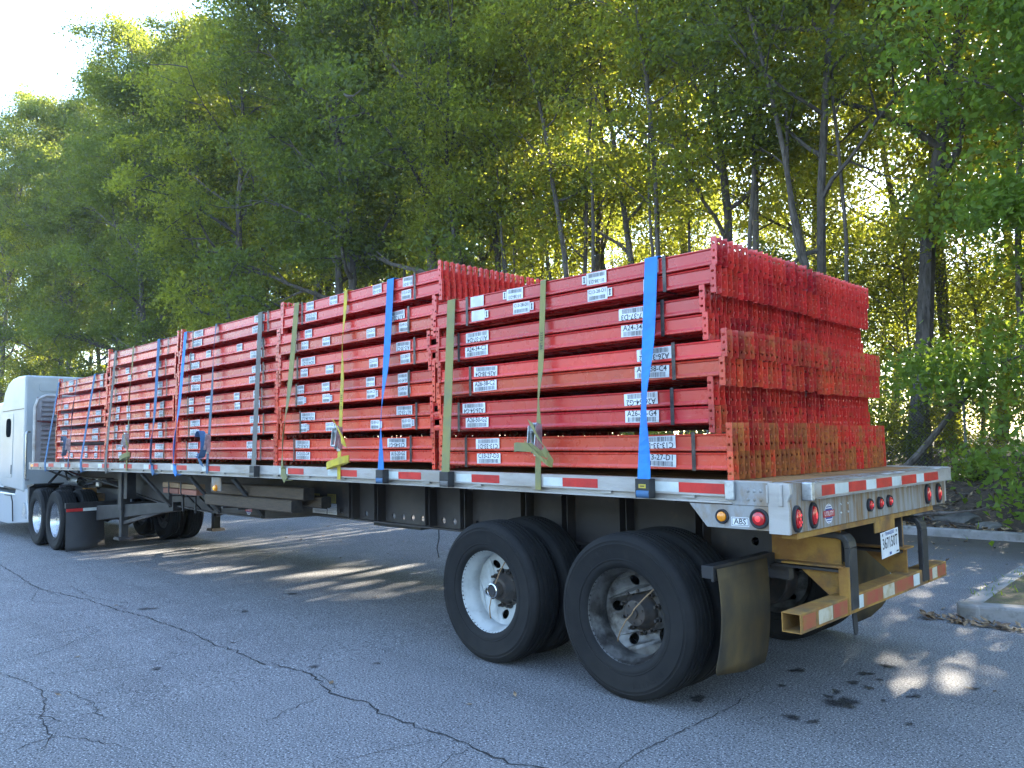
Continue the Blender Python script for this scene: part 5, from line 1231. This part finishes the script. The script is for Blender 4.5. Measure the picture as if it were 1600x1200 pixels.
# understory
us = [('sap', 2.0, -16.5), ('sap2', 5.6, -17.0), ('sap', 7.8, -16.8), ('sap2', 10.2, -17.5), ('sap', 13.0, -16.4), ('sap2', 16.3, -16.6), ('sap', 19.4, -17.0), ('sap2', -.2, -13.6), ('sap', -2.6, -18), ('sap2', 3.8, -23), ('sap', 8.6, -24), ('sap2', 14.6, -24), ('sap', 19, -25), ('sap2', 22, -20), ('sap', 4.2, -18.4), ('sap2', .9, -17.2), ('sap2', 2.9, -25)]
un = ['behind the stout tree', 'behind the slim straight tree', 'left of the slim straight tree', 'behind the slender leaning tree', 'beside the thin bending tree', 'beside the pale stems', 'behind the second stack', 'close behind the fence by the fresh green tree', 'deep beyond the island', 'deep behind the stout tree', 'deep behind the nearest stack', 'deep behind the pale stems', 'deep behind the second stack', 'at the start of the dense edge', 'close behind the stout tree', 'deep behind the fresh green tree', 'far at the back past the bumper']
for (k, x, y), lb in zip(us, un): tree(k, x, y, '%s sapling %s' % ('light green' if k == 'sap' else 'dark green', lb), cat='sapling', group='saplings under the trees', name='sapling')
# gaps in the leaf cover: leaves cut out towards the sun to make flecks on the asphalt
gq = random.Random(4); GAPS = []
for (xa, ya), (xb, yb), k_ in (((8.9, .48), (7.9, -.1), 9), ((7.3, -.35), (6.1, -1.3), 14), ((6.3, .15), (5.2, -.7), 12), ((5.9, .62), (5.15, .1), 9), ((7.6, -.9), (6.4, -1.6), 6)):
    for _ in range(k_):
        t_ = gq.random(); GAPS.append((xa+(xb-xa)*t_+gq.gauss(0, .10), ya+(yb-ya)*t_+gq.gauss(0, .10), gq.uniform(.06, .14)))
GAPS += [ (-.25, -.38, .11), (-.1, -.62, .12), (-.32, -.82, .10), (-.02, -.3, .08), (-.15, -1.0, .09), (-.05, -.05, .07), (.25, -.7, .08)]
S_ = np.array(sdir)
for e, cr in TREES:
    M_ = np.array(Matrix.LocRotScale(e.location, e.rotation_euler, e.scale)); me = cr.data; n = len(me.polygons)
    if len(me.vertices) != 4*n: continue
    co = np.empty(n*12, np.float32); me.vertices.foreach_get('co', co); cen = co.reshape(n, 4, 3).mean(1)
    wc = cen@M_[:3, :3].T+M_[:3, 3]; cut = np.zeros(n, bool)
    for gx_, gy_, gr in GAPS:
        r_ = wc-np.array((gx_, gy_, 0.)); al = r_@S_; cut |= (np.linalg.norm(r_-al[:, None]*S_, axis=1) < gr) & (al > 2)
    if cut.sum() > 25:
        keep = ~cut; v = co.reshape(n, 4, 3)[keep].reshape(-1, 3); k = int(keep.sum())
        m2 = bpy.data.meshes.new('crown'); m2.vertices.add(k*4); m2.vertices.foreach_set('co', v.ravel()); m2.loops.add(k*4); m2.loops.foreach_set('vertex_index', np.arange(k*4, dtype=np.int32))
        m2.polygons.add(k); m2.polygons.foreach_set('loop_start', np.arange(0, k*4, 4, dtype=np.int32)); m2.materials.append(me.materials[0]); m2.update(calc_edges=True); m2.validate()
        cr.data = m2
# low shrubs along the foot of the wood
def shrub_mesh(seed, h, w, n, mat):
    q = random.Random(seed); cl = []
    mb = MB()
    for k in range(12):
        a = q.uniform(0, 6.28); e = q.uniform(.5, 1.3)
        bp, _ = wander((0, 0, -.05), (math.cos(a)*w/h, math.sin(a)*w/h, e), h*q.uniform(.6, 1.1), 5, .15, 0, q); mb.tube(bp, [.012*(1-.7*j/5) for j in range(6)], 4, cap=False); cl += [tuple(p) for p in bp[2:]]
    cl = np.array(cl); idx = nr.integers(0, len(cl), n); cen = cl[idx]+nr.normal(0, .16, (n, 3)); cen[:, 2] = np.abs(cen[:, 2])
    return mb.mesh('stem', 'bark'), leaf_mesh('foliage', cen, .09, mat)
SV = [shrub_mesh(1, 1.3, .8, 2600, 'leafC'), shrub_mesh(2, 1.8, 1.0, 3600, 'leafA'), shrub_mesh(3, .7, .5, 900, 'leafC'), shrub_mesh(4, 2.6, 1.4, 6000, 'leafB')]
sp = [(0, -2.0, -9.6), (0, -3.2, -9.2), (2, 2.6, -11.6), (3, 5.2, -13.6), (3, 8.4, -14.2), (1, 11, -13.5), (3, 13.6, -14.8), (3, 17.2, -14.0), (3, 20, -13.6), (3, 23, -13.2), (1, 1.2, -13.4), (3, -1.5, -13.8), (1, 4.2, -17.6), (3, 7, -20.5), (3, 12, -21), (3, 2.2, -19), (3, 26, -12.8), (3, 30, -12.5), (3, 34, -12.4)]
sn = ['bright leafy shrub on the bank beyond the island', 'bright leafy shrub at the edge of the wood past the island', 'small bright shrub on the bank before the fence', 'dark bush behind the fence near the stout tree', 'dark bush behind the fence near the slim straight tree', 'green bush behind the thin bending tree', 'dark bush between the thin bending tree and the pale stems', 'dark bush behind the pale stems', 'dark bush behind the second stack', 'dark bush at the start of the dense edge', 'green bush behind the fence by the leaning log', 'dark bush behind the fence beyond the fresh green tree', 'green bush behind the stout tree', 'dark bush deep in the wood behind the nearest stack', 'dark bush deep in the wood behind the thin bending tree', 'dark bush deep in the wood behind the stout tree', 'dark bush at the foot of the dense edge behind the middle stack', 'dark bush at the foot of the dense edge behind the fourth stack', 'dark bush at the foot of the dense edge behind the front stack']
for (k, x, y), lb in zip(sp, sn):
    e = empty('shrub', (x, y, floor_z(x, y)-.03), None, rng.uniform(0, 6.28)); link('stem', SV[k][0], e); link('foliage', SV[k][1], e); tag(e, lb, 'shrub', 'shrubs')
# ------------------------------------------------------------------ fence
FY = -12.75
F = empty('chain_link_fence', (3, FY, floor_z(3, FY))); tag(F, 'rusty chain link fence with barbed wire along the top of the bank', 'fence')
FZ = floor_z(3, FY)
def fz(x): return floor_z(x, FY)
def fb(mb, name, mat, **k): mb.deform(lambda x, y, z: (x-3, y-FY, z-FZ)); return mb.build(name, mat, F, **k)
FX0, FX1 = -9., 24.
x = FX0
while x <= FX1:
    fb(MB().cyl((x, FY, fz(x)-.1), (x, FY, fz(x)+1.85), .028, 8).bar((x, FY, fz(x)+1.82), (x, FY+.22, fz(x)+2.18), .02, .03), 'fence_post', 'wire', smooth=True); x += 3.
vs, fs = [], []; d = .075; hh = 1.8; w = .003
for sg in (1, -1):
    x = FX0-(hh if sg == 1 else 0)
    while x < FX1+(0 if sg == 1 else hh):
        xa, xb = x, x+sg*hh; za, zb2 = 0, hh
        lo, hi = (xa, xb)
        def clip(xc):
            t = (xc-xa)/(xb-xa); return t
        t0, t1 = 0., 1.
        ta, tb_ = clip(FX0), clip(FX1); t0 = max(t0, min(ta, tb_)); t1 = min(t1, max(ta, tb_))
        if t1 > t0:
            p = (xa+(xb-xa)*t0, hh*t0); r_ = (xa+(xb-xa)*t1, hh*t1); k = len(vs); yo = FY+.032+.003*sg
            za, zb3 = fz(p[0])+p[1], fz(r_[0])+r_[1]
            vs += [(p[0]-w, yo, za), (p[0]+w, yo, za), (p[0], yo+w*1.6, za), (r_[0]-w, yo, zb3), (r_[0]+w, yo, zb3), (r_[0], yo+w*1.6, zb3)]
            fs += [(k, k+1, k+4, k+3), (k+1, k+2, k+5, k+4), (k+2, k, k+3, k+5)]
        x += d
m_ = MB().add(vs, fs); o = fb(m_, 'wire_netting', 'wire'); o['kind'] = 'stuff'
def strand(z, y, r, name='barbed_wire', sag=.05):
    pts = []; x = FX0
    while x <= FX1+.01:
        t = ((x-FX0) % 3)/3; pts.append((x, y, fz(x)+z-sag*4*t*(1-t)+rng.uniform(-.006, .006))); x += .3
    fb(MB().tube(pts, r, 5), name, 'wire')
strand(1.80, FY+.03, .007, 'top_wire', .03); strand(1.95, FY+.08, .004); strand(2.06, FY+.15, .004); strand(2.17, FY+.21, .004)
# fallen limb leaning on the fence, log and rocks on the bank
q = random.Random(3)
p, _ = wander((4.3, -12.3, floor_z(4.3, -12.3)-.1), (-.78, -.05, .8), 2.9, 8, .05, .0, q)
tw, _ = wander(p[6], (-.8, .1, -.35), .9, 5, .2, -.05, q); tw2, _ = wander(p[7], (.6, .1, -.5), 1.1, 5, .15, 0, q)
mb = MB().tube(p, [.085, .08, .075, .07, .06, .05, .045, .035, .025], 8).tube(tw, [.02, .017, .014, .01, .008, .006], 5).tube(tw2, [.018, .015, .012, .01, .008, .006], 5)
tag(mb.build('fallen_limb', 'bark', smooth=True), 'grey broken tree limb leaning against the chain link fence', 'fallen branch')
MBX = MB().ico((2.3, -9.35, floor_z(2.3, -9.35)+.02), (.42, .2, .14), seed=2); tag(MBX.build('rock', 'rock'), 'wide grey rock half buried in the leaf bank', 'rock', 'rocks on the bank')
MBX = MB().ico((1.7, -9.1, floor_z(1.7, -9.1)+.0), (.22, .16, .10), seed=5); tag(MBX.build('rock', 'rock'), 'small grey rock beside the wide one on the leaf bank', 'rock', 'rocks on the bank')
tw, _ = wander((2.9, -9.2, floor_z(2.9, -9.2)+.06), (-.9, .1, .0), 1.6, 6, .12, 0, q)
tag(MB().tube(tw, [.03, .028, .025, .02, .016, .012, .008], 6).build('stick', 'bark', smooth=True), 'crooked dead stick lying on the leaf bank by the rock', 'stick')
tc = 0
v = []
def bit():
    x = rng.uniform(-6, 12); y = -8.6-abs(rng.gauss(0, 1.8)); return (x, y, floor_z(x, y)+.01)
mb = MB()
for k in range(500):
    x, y, z = bit(); a = rng.uniform(0, 6.28); l = rng.uniform(.08, .3)
    mb.bar((x-math.cos(a)*l, y-math.sin(a)*l, z), (x+math.cos(a)*l, y+math.sin(a)*l, z+rng.uniform(-.02, .05)), .009, .009)
setting(mb.build('twigs', 'bark'), 'stuff')

# unseen tree line added round the lot to darken reflections in the beams
fwv = []
for (ax_, ay_), (bx_, by_) in (((-48, -16), (-55, 62)), ((-55, 62), (140, 70)), ((140, 70), (150, 10))):
    n_ = int(math.hypot(bx_-ax_, by_-ay_)*110)
    t_ = nr.uniform(0, 1, n_); u_ = t_*math.hypot(bx_-ax_, by_-ay_)
    top_ = 15+3*np.sin(u_*.31)+2*np.sin(u_*.83+1)+1.5*np.sin(u_*1.9)
    fwv.append(np.stack([ax_+(bx_-ax_)*t_+nr.normal(0, 2, n_), ay_+(by_-ay_)*t_+nr.normal(0, 2, n_), top_*nr.uniform(0, 1, n_)**.8], 1))
o = link('added_far_wood', leaf_mesh('added_far_wood', np.concatenate(fwv), 1.3, 'leafB')); o['kind'] = 'stuff'
# ------------------------------------------------------------------ air
hz = bpy.data.materials.new('thin_haze'); hz.use_nodes = True; t = hz.node_tree; t.nodes.clear()
pv = t.nodes.new('ShaderNodeVolumePrincipled'); pv.inputs['Color'].default_value = (.80, .88, 1, 1); pv.inputs['Density'].default_value = .0005; pv.inputs['Anisotropy'].default_value = .2
mo = t.nodes.new('ShaderNodeOutputMaterial'); t.links.new(pv.outputs[0], mo.inputs['Volume'])
me = MB().box(-430, 430, -430, 430, -2.2, 34).mesh('haze', 'glass'); me.materials.clear(); me.materials.append(hz)
o = link('haze', me); o['kind'] = 'stuff'
SC.cycles.volume_bounces = 0; SC.cycles.volume_step_rate = 4
